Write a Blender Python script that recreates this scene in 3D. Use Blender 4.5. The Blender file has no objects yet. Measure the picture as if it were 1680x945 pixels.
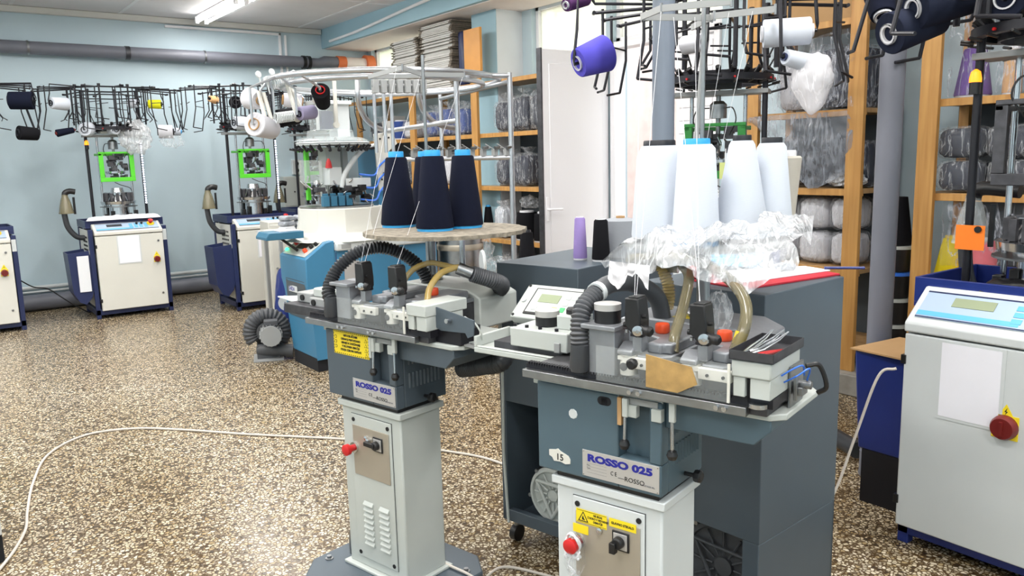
import bpy, math, random
from mathutils import Vector, Matrix, noise
import bmesh
S = bpy.context.scene
COL = S.collection
PI = math.pi
random.seed(7)

# ------------------------------------------------------------------ camera, world, exposure, large lights
FPX, EYE = 1310.65, 1.6
PITCH, ROLL, YAW = map(math.radians, (9.2536, -1.42138, 36.5629))
FW = Vector((math.sin(YAW)*math.cos(PITCH), math.cos(YAW)*math.cos(PITCH), -math.sin(PITCH)))
R0 = Vector((math.cos(YAW), -math.sin(YAW), 0)); U0 = R0.cross(FW)
RT = R0*math.cos(ROLL) + U0*math.sin(ROLL); UP = -R0*math.sin(ROLL) + U0*math.cos(ROLL)
CAMP = Vector((0, 0, EYE))
cd = bpy.data.cameras.new('camera'); cam = bpy.data.objects.new('camera', cd); COL.objects.link(cam)
cd.sensor_width = 36; cd.sensor_fit = 'HORIZONTAL'; cd.lens = FPX/1680*36; cd.clip_start = .05
mw = Matrix.Identity(4)
for i in range(3):
    mw[i][0] = RT[i]; mw[i][1] = UP[i]; mw[i][2] = -FW[i]; mw[i][3] = CAMP[i]
cam.matrix_world = mw
S.camera = cam
S.view_settings.view_transform = 'Standard'; S.view_settings.look = 'None'
S.view_settings.gamma = 1; S.view_settings.use_curve_mapping = False
S.view_settings.exposure = 0.12
W = bpy.data.worlds.new('sky'); S.world = W; W.use_nodes = True
bg = W.node_tree.nodes['Background']; bg.inputs[0].default_value = (.93, .97, 1, 1); bg.inputs[1].default_value = 3.2
LAMP_W = 20      # watts of each ceiling fixture
LAMP_COL = (1, .985, .96)
CEIL = 3.39

def sight(px, py, X=None, Y=None, Z=None):
    "the point of the room met by a bearing, on a wall plane X / Y or a level Z"
    v = RT*((px-840)/FPX) - UP*((py-472.5)/FPX) + FW
    if X is not None: t = X/v.x
    elif Y is not None: t = Y/v.y
    else: t = (Z-EYE)/v.z
    return CAMP + v*t

# ------------------------------------------------------------------ materials
def lin(c):
    return tuple(((x/255)/12.92 if x/255 <= .04045 else ((x/255+.055)/1.055)**2.4) for x in c)
def mat(name, c, rough=.5, metal=0, noise_amt=0, nscale=8, bump=0, bscale=60, emit=0, spec=.5, stretch=None, trans=0, ecol=None, coat=0):
    m = bpy.data.materials.new(name); m.use_nodes = True; nt = m.node_tree; N = nt.nodes; L = nt.links
    b = N['Principled BSDF']; col = (*lin(c), 1)
    b.inputs['Base Color'].default_value = col; b.inputs['Roughness'].default_value = rough; b.inputs['Metallic'].default_value = metal
    b.inputs['Specular IOR Level'].default_value = spec
    if coat: b.inputs['Coat Weight'].default_value = coat
    if trans: b.inputs['Transmission Weight'].default_value = trans
    if emit:
        b.inputs['Emission Color'].default_value = (*lin(ecol or c), 1); b.inputs['Emission Strength'].default_value = emit
    if noise_amt or bump:
        tc = N.new('ShaderNodeTexCoord'); mp = N.new('ShaderNodeMapping'); L.new(tc.outputs['Object'], mp.inputs[0])
        if stretch: mp.inputs['Scale'].default_value = stretch
    if noise_amt:
        n = N.new('ShaderNodeTexNoise'); n.inputs['Scale'].default_value = nscale; n.inputs['Detail'].default_value = 5
        L.new(mp.outputs[0], n.inputs['Vector'])
        r = N.new('ShaderNodeValToRGB'); r.color_ramp.elements[0].position = .3; r.color_ramp.elements[1].position = .72
        k = 1-noise_amt
        r.color_ramp.elements[0].color = (col[0]*k, col[1]*k, col[2]*k, 1)
        r.color_ramp.elements[1].color = (min(1, col[0]*(1+noise_amt*.6)), min(1, col[1]*(1+noise_amt*.6)), min(1, col[2]*(1+noise_amt*.6)), 1)
        L.new(n.outputs['Fac'], r.inputs[0]); L.new(r.outputs[0], b.inputs['Base Color'])
    if bump:
        n2 = N.new('ShaderNodeTexNoise'); n2.inputs['Scale'].default_value = bscale; n2.inputs['Detail'].default_value = 4
        L.new(mp.outputs[0], n2.inputs['Vector'])
        bp = N.new('ShaderNodeBump'); bp.inputs['Strength'].default_value = bump; bp.inputs['Distance'].default_value = .01
        L.new(n2.outputs['Fac'], bp.inputs['Height']); L.new(bp.outputs[0], b.inputs['Normal'])
    return m
def film(name, c=(235, 238, 242), opac=.3, rough=.12, bscale=9, bump=.9, lo=None, streak=.035, sheen=1.0):
    "thin crumpled polythene: see-through, crease highlights painted as pale opaque streaks"
    m = bpy.data.materials.new(name); m.use_nodes = True; nt = m.node_tree; N = nt.nodes; L = nt.links
    out = N['Material Output']; b = N['Principled BSDF']
    b.inputs['Base Color'].default_value = (*lin(c), 1); b.inputs['Roughness'].default_value = rough; b.inputs['Specular IOR Level'].default_value = .9
    tr = N.new('ShaderNodeBsdfTransparent'); mx = N.new('ShaderNodeMixShader')
    tc = N.new('ShaderNodeTexCoord'); mpp = N.new('ShaderNodeMapping'); mpp.inputs['Scale'].default_value = (1.7, 1.7, .38); mpp.inputs['Rotation'].default_value = (.35, .2, 0)
    L.new(tc.outputs['Object'], mpp.inputs[0])
    n = N.new('ShaderNodeTexNoise'); n.inputs['Scale'].default_value = bscale; n.inputs['Detail'].default_value = 4; n.inputs['Distortion'].default_value = .35; L.new(mpp.outputs[0], n.inputs['Vector'])
    bp = N.new('ShaderNodeBump'); bp.inputs['Strength'].default_value = bump; bp.inputs['Distance'].default_value = .05
    L.new(n.outputs['Fac'], bp.inputs['Height']); L.new(bp.outputs[0], b.inputs['Normal'])
    s1 = N.new('ShaderNodeMath'); s1.operation = 'SUBTRACT'; s1.inputs[1].default_value = .5; L.new(n.outputs['Fac'], s1.inputs[0])  # thin lines of higher opacity imitate highlights on the creases
    s2 = N.new('ShaderNodeMath'); s2.operation = 'ABSOLUTE'; L.new(s1.outputs[0], s2.inputs[0])
    r = N.new('ShaderNodeMapRange'); r.inputs['From Min'].default_value = 0; r.inputs['From Max'].default_value = streak
    r.inputs['To Min'].default_value = opac*2.2; r.inputs['To Max'].default_value = opac*.55 if lo is None else lo
    L.new(s2.outputs[0], r.inputs['Value']); L.new(r.outputs[0], mx.inputs[0])
    L.new(tr.outputs[0], mx.inputs[1]); L.new(b.outputs[0], mx.inputs[2]); L.new(mx.outputs[0], out.inputs['Surface'])
    return m
def yarn(name, c):
    m = bpy.data.materials.new(name); m.use_nodes = True; nt = m.node_tree; N = nt.nodes; L = nt.links
    b = N['Principled BSDF']; b.inputs['Roughness'].default_value = .9; b.inputs['Specular IOR Level'].default_value = .15
    col = lin(c)
    tc = N.new('ShaderNodeTexCoord'); mp = N.new('ShaderNodeMapping'); mp.inputs['Rotation'].default_value = (.12, 0, 0); L.new(tc.outputs['Object'], mp.inputs[0])
    w = N.new('ShaderNodeTexWave'); w.bands_direction = 'Z'; w.inputs['Scale'].default_value = 110; w.inputs['Distortion'].default_value = 1.5; L.new(mp.outputs[0], w.inputs['Vector'])
    r = N.new('ShaderNodeMix'); r.data_type = 'RGBA'; r.inputs[6].default_value = (*[x*.9 for x in col], 1); r.inputs[7].default_value = (*col, 1)
    L.new(w.outputs['Fac'], r.inputs[0]); L.new(r.outputs[2], b.inputs['Base Color'])
    bp = N.new('ShaderNodeBump'); bp.inputs['Strength'].default_value = .15; bp.inputs['Distance'].default_value = .002
    L.new(w.outputs['Fac'], bp.inputs['Height']); L.new(bp.outputs[0], b.inputs['Normal'])
    return m
def terrazzo():
    m = bpy.data.materials.new('terrazzo'); m.use_nodes = True; nt = m.node_tree; N = nt.nodes; L = nt.links
    b = N['Principled BSDF']
    g = N.new('ShaderNodeNewGeometry')
    dn = N.new('ShaderNodeTexNoise'); dn.inputs['Scale'].default_value = 70; L.new(g.outputs['Position'], dn.inputs['Vector'])
    ad = N.new('ShaderNodeVectorMath'); ad.operation = 'MULTIPLY_ADD'; ad.inputs[1].default_value = (.009, .009, 0); L.new(dn.outputs['Color'], ad.inputs[0]); L.new(g.outputs['Position'], ad.inputs[2])
    v = N.new('ShaderNodeTexVoronoi'); v.inputs['Scale'].default_value = 62; L.new(ad.outputs[0], v.inputs['Vector'])
    e = N.new('ShaderNodeTexVoronoi'); e.feature = 'DISTANCE_TO_EDGE'; e.inputs['Scale'].default_value = 62; L.new(ad.outputs[0], e.inputs['Vector'])
    sep = N.new('ShaderNodeSeparateColor'); L.new(v.outputs['Color'], sep.inputs[0])
    r = N.new('ShaderNodeValToRGB'); r.color_ramp.interpolation = 'CONSTANT'
    cs = [(0, (112, 100, 82)), (.10, (198, 186, 160)), (.3, (220, 210, 186)), (.5, (178, 160, 124)), (.62, (232, 223, 203)), (.82, (74, 64, 52)), (.89, (196, 186, 164))]
    el = r.color_ramp.elements
    el[0].position = 0; el[0].color = (*lin(cs[0][1]), 1); el[1].position = cs[1][0]; el[1].color = (*lin(cs[1][1]), 1)
    for p, c in cs[2:]:
        x = el.new(p); x.color = (*lin(c), 1)
    L.new(sep.outputs[0], r.inputs[0])
    er = N.new('ShaderNodeMapRange'); er.inputs['From Min'].default_value = .05; er.inputs['From Max'].default_value = .22; L.new(e.outputs['Distance'], er.inputs['Value'])
    # mortar colour also varies slowly (old wear)
    big = N.new('ShaderNodeTexNoise'); big.inputs['Scale'].default_value = .9; big.inputs['Detail'].default_value = 4; L.new(g.outputs['Position'], big.inputs['Vector'])
    br = N.new('ShaderNodeValToRGB'); br.color_ramp.elements[0].position = .35; br.color_ramp.elements[1].position = .65
    br.color_ramp.elements[0].color = (.72, .62, .46, 1); br.color_ramp.elements[1].color = (1, .98, .96, 1); L.new(big.outputs['Fac'], br.inputs[0])
    mx = N.new('ShaderNodeMix'); mx.data_type = 'RGBA'; mx.inputs[6].default_value = (*lin((84, 66, 42)), 1)
    L.new(er.outputs[0], mx.inputs[0]); L.new(r.outputs[0], mx.inputs[7])
    mu = N.new('ShaderNodeMix'); mu.data_type = 'RGBA'; mu.blend_type = 'MULTIPLY'; mu.inputs[0].default_value = .6
    L.new(mx.outputs[2], mu.inputs[6]); L.new(br.outputs[0], mu.inputs[7]); L.new(mu.outputs[2], b.inputs['Base Color'])
    b.inputs['Roughness'].default_value = .22; b.inputs['Specular IOR Level'].default_value = .5
    bp = N.new('ShaderNodeBump'); bp.inputs['Strength'].default_value = .12; bp.inputs['Distance'].default_value = .004
    L.new(er.outputs[0], bp.inputs['Height']); L.new(bp.outputs[0], b.inputs['Normal'])
    return m
def wallmat():
    m = mat('pale blue wall paint', (191, 210, 219), .55, noise_amt=.05, nscale=1.3, bump=.06, bscale=25)
    return m
def woodmat(name, c, c2):
    m = bpy.data.materials.new(name); m.use_nodes = True; nt = m.node_tree; N = nt.nodes; L = nt.links
    b = N['Principled BSDF']; b.inputs['Roughness'].default_value = .5
    tc = N.new('ShaderNodeTexCoord'); mp = N.new('ShaderNodeMapping'); mp.inputs['Scale'].default_value = (14, 14, .9); L.new(tc.outputs['Object'], mp.inputs[0])
    n = N.new('ShaderNodeTexNoise'); n.inputs['Scale'].default_value = 2; n.inputs['Detail'].default_value = 6; n.inputs['Distortion'].default_value = .6; L.new(mp.outputs[0], n.inputs['Vector'])
    r = N.new('ShaderNodeValToRGB'); r.color_ramp.elements[0].position = .3; r.color_ramp.elements[1].position = .7
    r.color_ramp.elements[0].color = (*lin(c2), 1); r.color_ramp.elements[1].color = (*lin(c), 1)
    L.new(n.outputs['Fac'], r.inputs[0]); L.new(r.outputs[0], b.inputs['Base Color'])
    return m
def glassmat(name, c=(235, 245, 240), a=.16, rough=.03):
    m = bpy.data.materials.new(name); m.use_nodes = True; nt = m.node_tree; N = nt.nodes; L = nt.links
    out = N['Material Output']; b = N['Principled BSDF']; b.inputs['Base Color'].default_value = (*lin(c), 1); b.inputs['Roughness'].default_value = rough
    b.inputs['Specular IOR Level'].default_value = .8
    tr = N.new('ShaderNodeBsdfTransparent'); mx = N.new('ShaderNodeMixShader'); mx.inputs[0].default_value = a
    L.new(tr.outputs[0], mx.inputs[1]); L.new(b.outputs[0], mx.inputs[2]); L.new(mx.outputs[0], out.inputs['Surface'])
    return m

def frostmat():
    "patterned obscure glass: lets the garden light through, blurred"
    m = bpy.data.materials.new('obscure glass'); m.use_nodes = True; nt = m.node_tree; N = nt.nodes; L = nt.links
    out = N['Material Output']; N.remove(N['Principled BSDF'])
    tr = N.new('ShaderNodeBsdfTransparent'); tr.inputs[0].default_value = (.96, .98, .93, 1); tl = N.new('ShaderNodeBsdfTranslucent'); tl.inputs[0].default_value = (.95, .97, .88, 1)
    gl = N.new('ShaderNodeBsdfGlossy'); gl.inputs['Roughness'].default_value = .2
    a = N.new('ShaderNodeMixShader'); a.inputs[0].default_value = .72; L.new(tr.outputs[0], a.inputs[1]); L.new(tl.outputs[0], a.inputs[2])
    b = N.new('ShaderNodeMixShader'); b.inputs[0].default_value = .06; L.new(a.outputs[0], b.inputs[1]); L.new(gl.outputs[0], b.inputs[2]); L.new(b.outputs[0], out.inputs['Surface'])
    return m

M = dict(
    wall=wallmat(), beam=mat('blue beam paint', (160, 194, 208), .6, noise_amt=.04, nscale=2), ceil=mat('ceiling board', (238, 235, 237), .75, noise_amt=.04, nscale=3),
    soffit=mat('warm white plaster', (240, 228, 224), .7, noise_amt=.05, nscale=3), white=mat('white gloss paint', (244, 243, 246), .4), colw=mat('white column plaster', (226, 231, 236), .6, noise_amt=.03, nscale=4),
    trim=mat('cream trim', (206, 205, 200), .5), floor=terrazzo(),
    pvc=mat('grey plastic pipe', (112, 114, 124), .45, noise_amt=.07, nscale=5), pvcb=mat('light grey blue pipe', (118, 128, 142), .4, noise_amt=.05, nscale=5), orange=mat('orange plastic', (228, 120, 70), .45),
    ordial=mat('orange red plastic', (222, 78, 38), .35), red=mat('red plastic', (196, 32, 34), .35), dred=mat('dark red plastic', (110, 26, 24), .35),
    cream=mat('cream enamel', (212, 211, 203), .38, noise_amt=.03, nscale=3), grye=mat('light grey enamel', (186, 191, 187), .4, noise_amt=.05, nscale=5),
    whe=mat('off white enamel', (206, 211, 212), .38, noise_amt=.03, nscale=5),
    navy=mat('navy enamel', (34, 44, 84), .35, noise_amt=.08, nscale=5), nblue=mat('blue enamel', (30, 48, 118), .35, noise_amt=.06, nscale=5),
    slate=mat('slate blue enamel', (76, 87, 96), .42, noise_amt=.07, nscale=4), slate2=mat('steel blue enamel', (76, 96, 107), .42, noise_amt=.06, nscale=4),
    azure=mat('azure enamel', (64, 126, 163), .35, noise_amt=.05, nscale=4), teal=mat('teal enamel', (52, 106, 134), .4, noise_amt=.04),
    black=mat('black plastic', (24, 24, 26), .4, noise_amt=.2, nscale=20), rubber=mat('black rubber hose', (54, 56, 60), .38, noise_amt=.15, nscale=15), ghose=mat('grey rubber hose', (74, 76, 80), .5, noise_amt=.12, nscale=15),
    rod=mat('blackened steel rod', (36, 36, 42), .38, metal=.4), chrome=mat('bright steel', (206, 208, 212), .2, metal=1), steel=mat('brushed steel', (158, 160, 162), .34, metal=1, noise_amt=.15, nscale=20),
    alu=mat('aluminium tube', (196, 199, 204), .3, metal=.85, noise_amt=.1, nscale=10), cast=mat('grey cast aluminium', (150, 153, 158), .42, metal=.55, noise_amt=.15, nscale=18),
    dcast=mat('worn dark steel', (84, 84, 88), .45, metal=.7, noise_amt=.3, nscale=22), flat=mat('grey painted bar', (150, 152, 152), .5), 
    green=mat('bright green enamel', (88, 204, 48), .4), dgreen=mat('mid green enamel', (40, 128, 52), .45), led=mat('lit white lamp', (225, 235, 255), .3, emit=4),
    paper=mat('white paper', (236, 236, 244), .8, noise_amt=.02), film=film('polythene film', opac=.17, rough=.18, bscale=13, lo=.10, streak=.05), film2=film('milky polythene', opac=.36, bscale=16, rough=.15, lo=.38, streak=.05), filmd=film('grey polythene sheet', (176, 180, 190), .26, .16, 9, 1, lo=.10, streak=.04), films=film('hanging grey sheet', (150, 155, 164), .36, .2, 8, 1, lo=.42, streak=.05), filmw=film('white polythene bag', (240, 238, 242), .45, .3, 10, .4, lo=.62, streak=.03),
    acry=glassmat('clear acrylic', (225, 232, 232), .09), clearp=glassmat('clear plastic cover', (225, 232, 232), .3), amber=mat('amber stained film', (176, 142, 88), .4, noise_amt=.25, nscale=30), tube=glassmat('amber clear tube', (184, 158, 92), .62, .12), tubec=glassmat('dirty clear tube', (128, 120, 92), .72, .12),
    ylab=mat('yellow label', (240, 214, 34), .5), yellow=mat('yellow plastic', (232, 200, 40), .45), ink=mat('black ink', (22, 22, 24), .6), inkb=mat('blue ink', (30, 34, 140), .5), inkg=mat('grey ink', (120, 120, 124), .6),
    plate=mat('name plate aluminium', (196, 194, 192), .42, metal=.5), beige=mat('beige stainless panel', (176, 168, 154), .38, metal=.45), wood=woodmat('varnished pine', (200, 152, 86), (172, 122, 62)), wood2=woodmat('pale chipboard', (178, 142, 96), (150, 116, 74)),
    card=mat('cardboard', (176, 140, 96), .8, noise_amt=.08), cardg=mat('grey cardboard edge', (122, 112, 100), .85, noise_amt=.25, nscale=40), cardw=mat('pale cardboard side', (206, 204, 200), .8, noise_amt=.06),
    lcd=mat('lcd screen', (150, 160, 132), .15), lcdd=mat('dark lcd', (92, 84, 62), .12), panel=mat('pale blue keypad', (168, 186, 208), .3), cyan=mat('cyan key', (98, 178, 214), .35), keyy=mat('yellow key', (236, 214, 60), .4), keyg=mat('green key', (70, 190, 110), .4),
    cap=mat('sky blue plastic', (50, 158, 220), .4), capb=mat('black tube plastic', (26, 28, 36), .4), cap_w=mat('white tube plastic', (214, 214, 218), .4),
    cord=mat('white cord', (208, 200, 190), .6), rope=mat('thread', (232, 232, 236), .7), leaf=mat('hedge leaf', (150, 178, 72), .6, noise_amt=.4, nscale=3), pink=mat('pink facade plaster', (232, 204, 196), .8, noise_amt=.1, nscale=6), conc=mat('concrete curb', (150, 146, 138), .85, noise_amt=.2, nscale=15),
    knitg=mat('grey knit cloth', (96, 92, 92), .95, noise_amt=.4, nscale=60), knitw=mat('white knit cloth', (226, 228, 232), .95, bump=.3, bscale=200), knitm=mat('grey knit socks', (160, 164, 172), .95, noise_amt=.35, nscale=30), 
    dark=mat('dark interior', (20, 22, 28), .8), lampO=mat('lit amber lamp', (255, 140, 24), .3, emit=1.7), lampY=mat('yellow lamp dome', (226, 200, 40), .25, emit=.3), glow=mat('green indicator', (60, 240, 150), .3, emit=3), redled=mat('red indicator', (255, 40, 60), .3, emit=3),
    frost=frostmat(),
    dshade=mat('dark shelf shade', (74, 82, 88), .7, noise_amt=.1, nscale=3),  # colour stands in for the shade inside the shelves
    purple=mat('wrapped violet', (124, 92, 168), .7), sticky=mat('orange paper tag', (250, 128, 34), .75), lime=mat('pale yellow tag', (208, 218, 140), .7), gdoc=mat('red folder', (190, 34, 52), .5), bluel=mat('blue plastic strip', (52, 112, 214), .35), dirt=mat('lint covered board', (140, 132, 118), .9, noise_amt=.5, nscale=35, bump=.6, bscale=60),
)
Y = dict(navy=yarn('navy yarn', (17, 21, 38)), black=yarn('black yarn', (20, 20, 24)), white=yarn('white yarn', (203, 209, 219)), ivory=yarn('off white yarn', (206, 206, 212)), yellow=yarn('yellow yarn', (216, 214, 40)),
    purple=yarn('indigo violet yarn', (88, 82, 190)), plum=yarn('plum yarn', (86, 52, 96)), lilac=yarn('lilac yarn', (150, 130, 188)), mauve=yarn('dusty lilac yarn', (148, 142, 170)), peach=yarn('peach yarn', (222, 176, 126)), blue=yarn('denim blue yarn', (58, 78, 138)),
    grey=yarn('grey yarn', (150, 154, 160)), slate=yarn('slate navy yarn', (34, 40, 54)), beige=yarn('beige yarn', (190, 184, 174)), pink=yarn('coral pink yarn', (226, 108, 118)), violet=yarn('violet yarn', (112, 80, 156)), rose=yarn('pale rose yarn', (202, 168, 196)), 
    yelc=yarn('lemon yarn', (236, 214, 40)), dusk=yarn('dark slate yarn', (30, 35, 52)))

# ------------------------------------------------------------------ mesh helpers
class MB:
    def __init__(s): s.b = bmesh.new()
    def _add(s, vs, fs):
        v = [s.b.verts.new(p) for p in vs]
        for f in fs:
            try: s.b.faces.new([v[i] for i in f])
            except ValueError: pass
        return s
    def box(s, x0, x1, y0, y1, z0, z1, m=None):
        vs = [Vector((x, y, z)) for z in (z0, z1) for y in (y0, y1) for x in (x0, x1)]
        if m is not None: vs = [m @ v for v in vs]
        return s._add(vs, [(0, 2, 3, 1), (4, 5, 7, 6), (0, 1, 5, 4), (2, 6, 7, 3), (0, 4, 6, 2), (1, 3, 7, 5)])
    def prism(s, poly, a, b, axis='y', m=None):
        "poly of 2-D points extruded from a to b along axis; the points are the other two axes in order"
        def P(p, t):
            return {'x': Vector((t, p[0], p[1])), 'y': Vector((p[0], t, p[1])), 'z': Vector((p[0], p[1], t))}[axis]
        n = len(poly); vs = [P(p, a) for p in poly] + [P(p, b) for p in poly]
        if m is not None: vs = [m @ v for v in vs]
        s._add(vs, [tuple(range(n))[::-1], tuple(range(n, 2*n))] + [(i, (i+1) % n, n+(i+1) % n, n+i) for i in range(n)])
        bmesh.ops.recalc_face_normals(s.b, faces=s.b.faces); return s
    def tube(s, pts, r, seg=10, caps=True, hollow=False):
        pts = [Vector(p) for p in pts]; n = len(pts)
        rs = r if isinstance(r, (list, tuple)) else [r]*n
        rings = []; prev = None
        for i in range(n):
            t = (pts[min(i+1, n-1)] - pts[max(i-1, 0)])
            if t.length < 1e-9: t = Vector((0, 0, 1))
            t.normalize()
            if prev is None:
                a = Vector((0, 0, 1)) if abs(t.z) < .9 else Vector((1, 0, 0))
                u = t.cross(a).normalized()
            else:
                u = (prev - t*prev.dot(t)); u = u.normalized() if u.length > 1e-6 else t.orthogonal().normalized()
            prev = u; w = t.cross(u)
            rings.append([s.b.verts.new(pts[i] + (u*math.cos(2*PI*k/seg) + w*math.sin(2*PI*k/seg))*rs[i]) for k in range(seg)])
        for i in range(n-1):
            for k in range(seg):
                s.b.faces.new((rings[i][k], rings[i][(k+1) % seg], rings[i+1][(k+1) % seg], rings[i+1][k]))
        if caps:
            s.b.faces.new(rings[0][::-1]); s.b.faces.new(rings[-1])
        return s
    def cyl(s, p, q, r, r2=None, seg=16):
        return s.tube([p, q], [r, r if r2 is None else r2], seg)
    def lathe(s, prof, c=(0, 0, 0), axis=(0, 0, 1), seg=28, sx=1, sy=1, closed=True):
        "prof = (radius, height) pairs turned about the axis through c"
        q = Vector((0, 0, 1)).rotation_difference(Vector(axis).normalized()); c = Vector(c); rings = []
        for r, h in prof:
            rings.append([s.b.verts.new(c + q @ Vector((max(r, 1e-4)*math.cos(2*PI*k/seg)*sx, max(r, 1e-4)*math.sin(2*PI*k/seg)*sy, h))) for k in range(seg)])
        for i in range(len(rings)-1):
            for k in range(seg):
                s.b.faces.new((rings[i][k], rings[i][(k+1) % seg], rings[i+1][(k+1) % seg], rings[i+1][k]))
        if closed:
            s.b.faces.new(rings[0][::-1]); s.b.faces.new(rings[-1])
        return s
    def split(s, name, m, parent=None, **kw):
        "one object per loose piece, all with the same name"
        out = []; s.b.verts.ensure_lookup_table(); seen = set()
        for v in s.b.verts:
            if v in seen: continue
            st = [v]; seen.add(v); isl = []
            while st:
                q = st.pop(); isl.append(q)
                for e in q.link_edges:
                    w = e.other_vert(q)
                    if w not in seen: seen.add(w); st.append(w)
            idx = {q: i for i, q in enumerate(isl)}; nb = MB(); fs = {f for q in isl for f in q.link_faces}
            nb._add([q.co.copy() for q in isl], [tuple(idx[q] for q in f.verts) for f in fs]); out.append(nb.build(name, m, parent, **kw))
        s.b.free(); return out
    def build(s, name, m, parent=None, smooth=True, bevel=0, seg=2, label=None, loc=None, rot=None, angle=35):
        bmesh.ops.recalc_face_normals(s.b, faces=s.b.faces)
        me = bpy.data.meshes.new(name); s.b.to_mesh(me); s.b.free(); me.materials.append(m)
        o = bpy.data.objects.new(name, me); COL.objects.link(o)
        if parent: o.parent = parent
        if loc is not None: o.location = loc
        if rot is not None: o.rotation_euler = rot
        if smooth:
            for p in me.polygons: p.use_smooth = True
            me.set_sharp_from_angle(angle=math.radians(angle))
        if bevel:
            bv = o.modifiers.new('bevel', 'BEVEL'); bv.width = bevel; bv.segments = seg; bv.limit_method = 'ANGLE'; bv.angle_limit = math.radians(40)
            bv.harden_normals = False
        if label: o['label'] = label
        return o
def smoothpath(pts, n=8):
    "Catmull-Rom through the points"
    P = [Vector(p) for p in pts]; P = [P[0]*2-P[1]] + P + [P[-1]*2-P[-2]]; out = []
    for i in range(1, len(P)-2):
        a, b, c, d = P[i-1:i+3]
        for k in range(n):
            t = k/n; out.append(.5*((2*b) + (c-a)*t + (2*a-5*b+4*c-d)*t*t + (3*b-a-3*c+d)*t**3))
    out.append(P[-2]); return out
def resample(pts, step):
    out = [pts[0]]; acc = 0
    for a, b in zip(pts, pts[1:]):
        L = (b-a).length; t = step-acc
        while t <= L: out.append(a+(b-a)*(t/L)); t += step
        acc = L-(t-step)
    out.append(pts[-1]); return out
def ribbed(mb, pts, r, pitch=.009, depth=.0035, seg=16, n=10):
    P = resample(smoothpath(pts, n), pitch/4); rs = [r-depth*(1-(.0, .7, 1, .7)[i % 4])*1. for i in range(len(P))]
    return mb.tube(P, rs, seg)
def part_box(name, m, parent, x0, x1, y0, y1, z0, z1, bevel=.002, label=None):
    return MB().box(x0, x1, y0, y1, z0, z1).build(name, m, parent, bevel=bevel, label=label)
def thing(name, label, cat, loc=(0, 0, 0), rot=0, group=None):
    o = bpy.data.objects.new(name, None); COL.objects.link(o); o.empty_display_size = .1
    o.location = loc; o.rotation_euler = (0, 0, rot) if isinstance(rot, (int, float)) else tuple(rot)
    o['label'] = label; o['category'] = cat
    if group: o['group'] = group
    return o
def tag(o, label, cat, group=None, kind=None):
    o['label'] = label; o['category'] = cat
    if group: o['group'] = group
    if kind: o['kind'] = kind
    return o
def struct(o): o['kind'] = 'structure'; return o
def copy_tree(o, parent=None):
    c = o.copy(); COL.objects.link(c)
    if parent is not None: c.parent = parent
    for ch in list(o.children): copy_tree(ch, c)
    return c
def text(name, s, size, m, parent, loc, rot, sx=1, bold=0, align='LEFT', depth=.0004, label=None):
    cu = bpy.data.curves.new(name, 'FONT'); cu.body = s; cu.size = size; cu.offset = bold; cu.extrude = depth; cu.align_x = align; cu.resolution_u = 3
    t = bpy.data.objects.new(name, cu); COL.objects.link(t)
    dg = bpy.context.evaluated_depsgraph_get(); me = bpy.data.meshes.new_from_object(t.evaluated_get(dg))
    bpy.data.objects.remove(t); bpy.data.curves.remove(cu)
    me.materials.clear(); me.materials.append(m)
    o = bpy.data.objects.new(name, me); COL.objects.link(o); o.parent = parent; o.location = loc; o.rotation_euler = rot; o.scale = (sx, 1, 1)
    if label: o['label'] = label
    return o

# ------------------------------------------------------------------ room shell
WX, BY = 5.42, 10.62          # inner faces of the window wall and the back wall
LX, NY = -3.4, -2.6
struct(MB().box(LX-.1, WX+.2, NY-.1, BY+.1, -.12, 0).build('floor', M['floor'], smooth=False))
cm = MB().box(LX-.1, WX+.2, NY-.1, BY+.1, CEIL, CEIL+.12)
struct(cm.build('ceiling', M['ceil'], smooth=False))
sm = MB()
for x in (-2.2, -1.1, 0, 1.1, 2.2, 3.3, 4.4): sm.box(x-.02, x+.02, NY, BY, CEIL-.006, CEIL)
for y in (-1, 1.4, 3.8, 6.2, 8.6): sm.box(LX, 4.72, y-.02, y+.02, CEIL-.0065, CEIL)
struct(sm.build('trim_1', M['white'], smooth=False))
struct(MB().box(LX-.1, WX+.2, BY, BY+.1, 0, CEIL).build('wall_back', M['wall'], smooth=False))
struct(MB().box(LX-.1, LX, NY, BY, 0, CEIL).build('wall_left', M['wall'], smooth=False))
struct(MB().box(LX-.1, WX+.2, NY-.1, NY, 0, CEIL).build('wall_front', M['wall'], smooth=False))
struct(MB().box(LX, 4.72, BY-.05, BY, CEIL-.075, CEIL-.002).build('trim_2', M['trim'], bevel=.01))
# window wall with its openings:  (y0, y1, z0, z1)
DOOR_Y0, DOOR_Y1 = 4.36, 5.64
wins = [(7.35, 10.5, 2.42, 3.16), (5.72, 6.85, 2.42, 3.16), (DOOR_Y0, DOOR_Y1, 2.64, 3.16), (-1.9, 1.2, 2.5, 3.16)]
wm = MB()
wm.box(WX, WX+.2, NY, BY, 3.16, CEIL)
ys = [NY, -1.9, 1.2, DOOR_Y0, DOOR_Y1, 5.72, 6.85, 7.35, 10.5, BY]
wm.box(WX, WX+.2, NY, -1.9, 0, 3.16); wm.box(WX, WX+.2, -1.9, 1.2, 0, 2.5); wm.box(WX, WX+.2, 1.2, DOOR_Y0, 0, 3.16)
wm.box(WX, WX+.2, DOOR_Y1, 5.72, 0, 3.16); wm.box(WX, WX+.2, 5.72, 6.85, 0, 2.42); wm.box(WX, WX+.2, 6.85, 7.35, 0, 3.16)
wm.box(WX, WX+.2, 7.35, 10.5, 0, 2.42); wm.box(WX, WX+.2, 10.5, BY, 0, 3.16)
struct(wm.build('wall_right', M['wall'], smooth=False))
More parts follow.
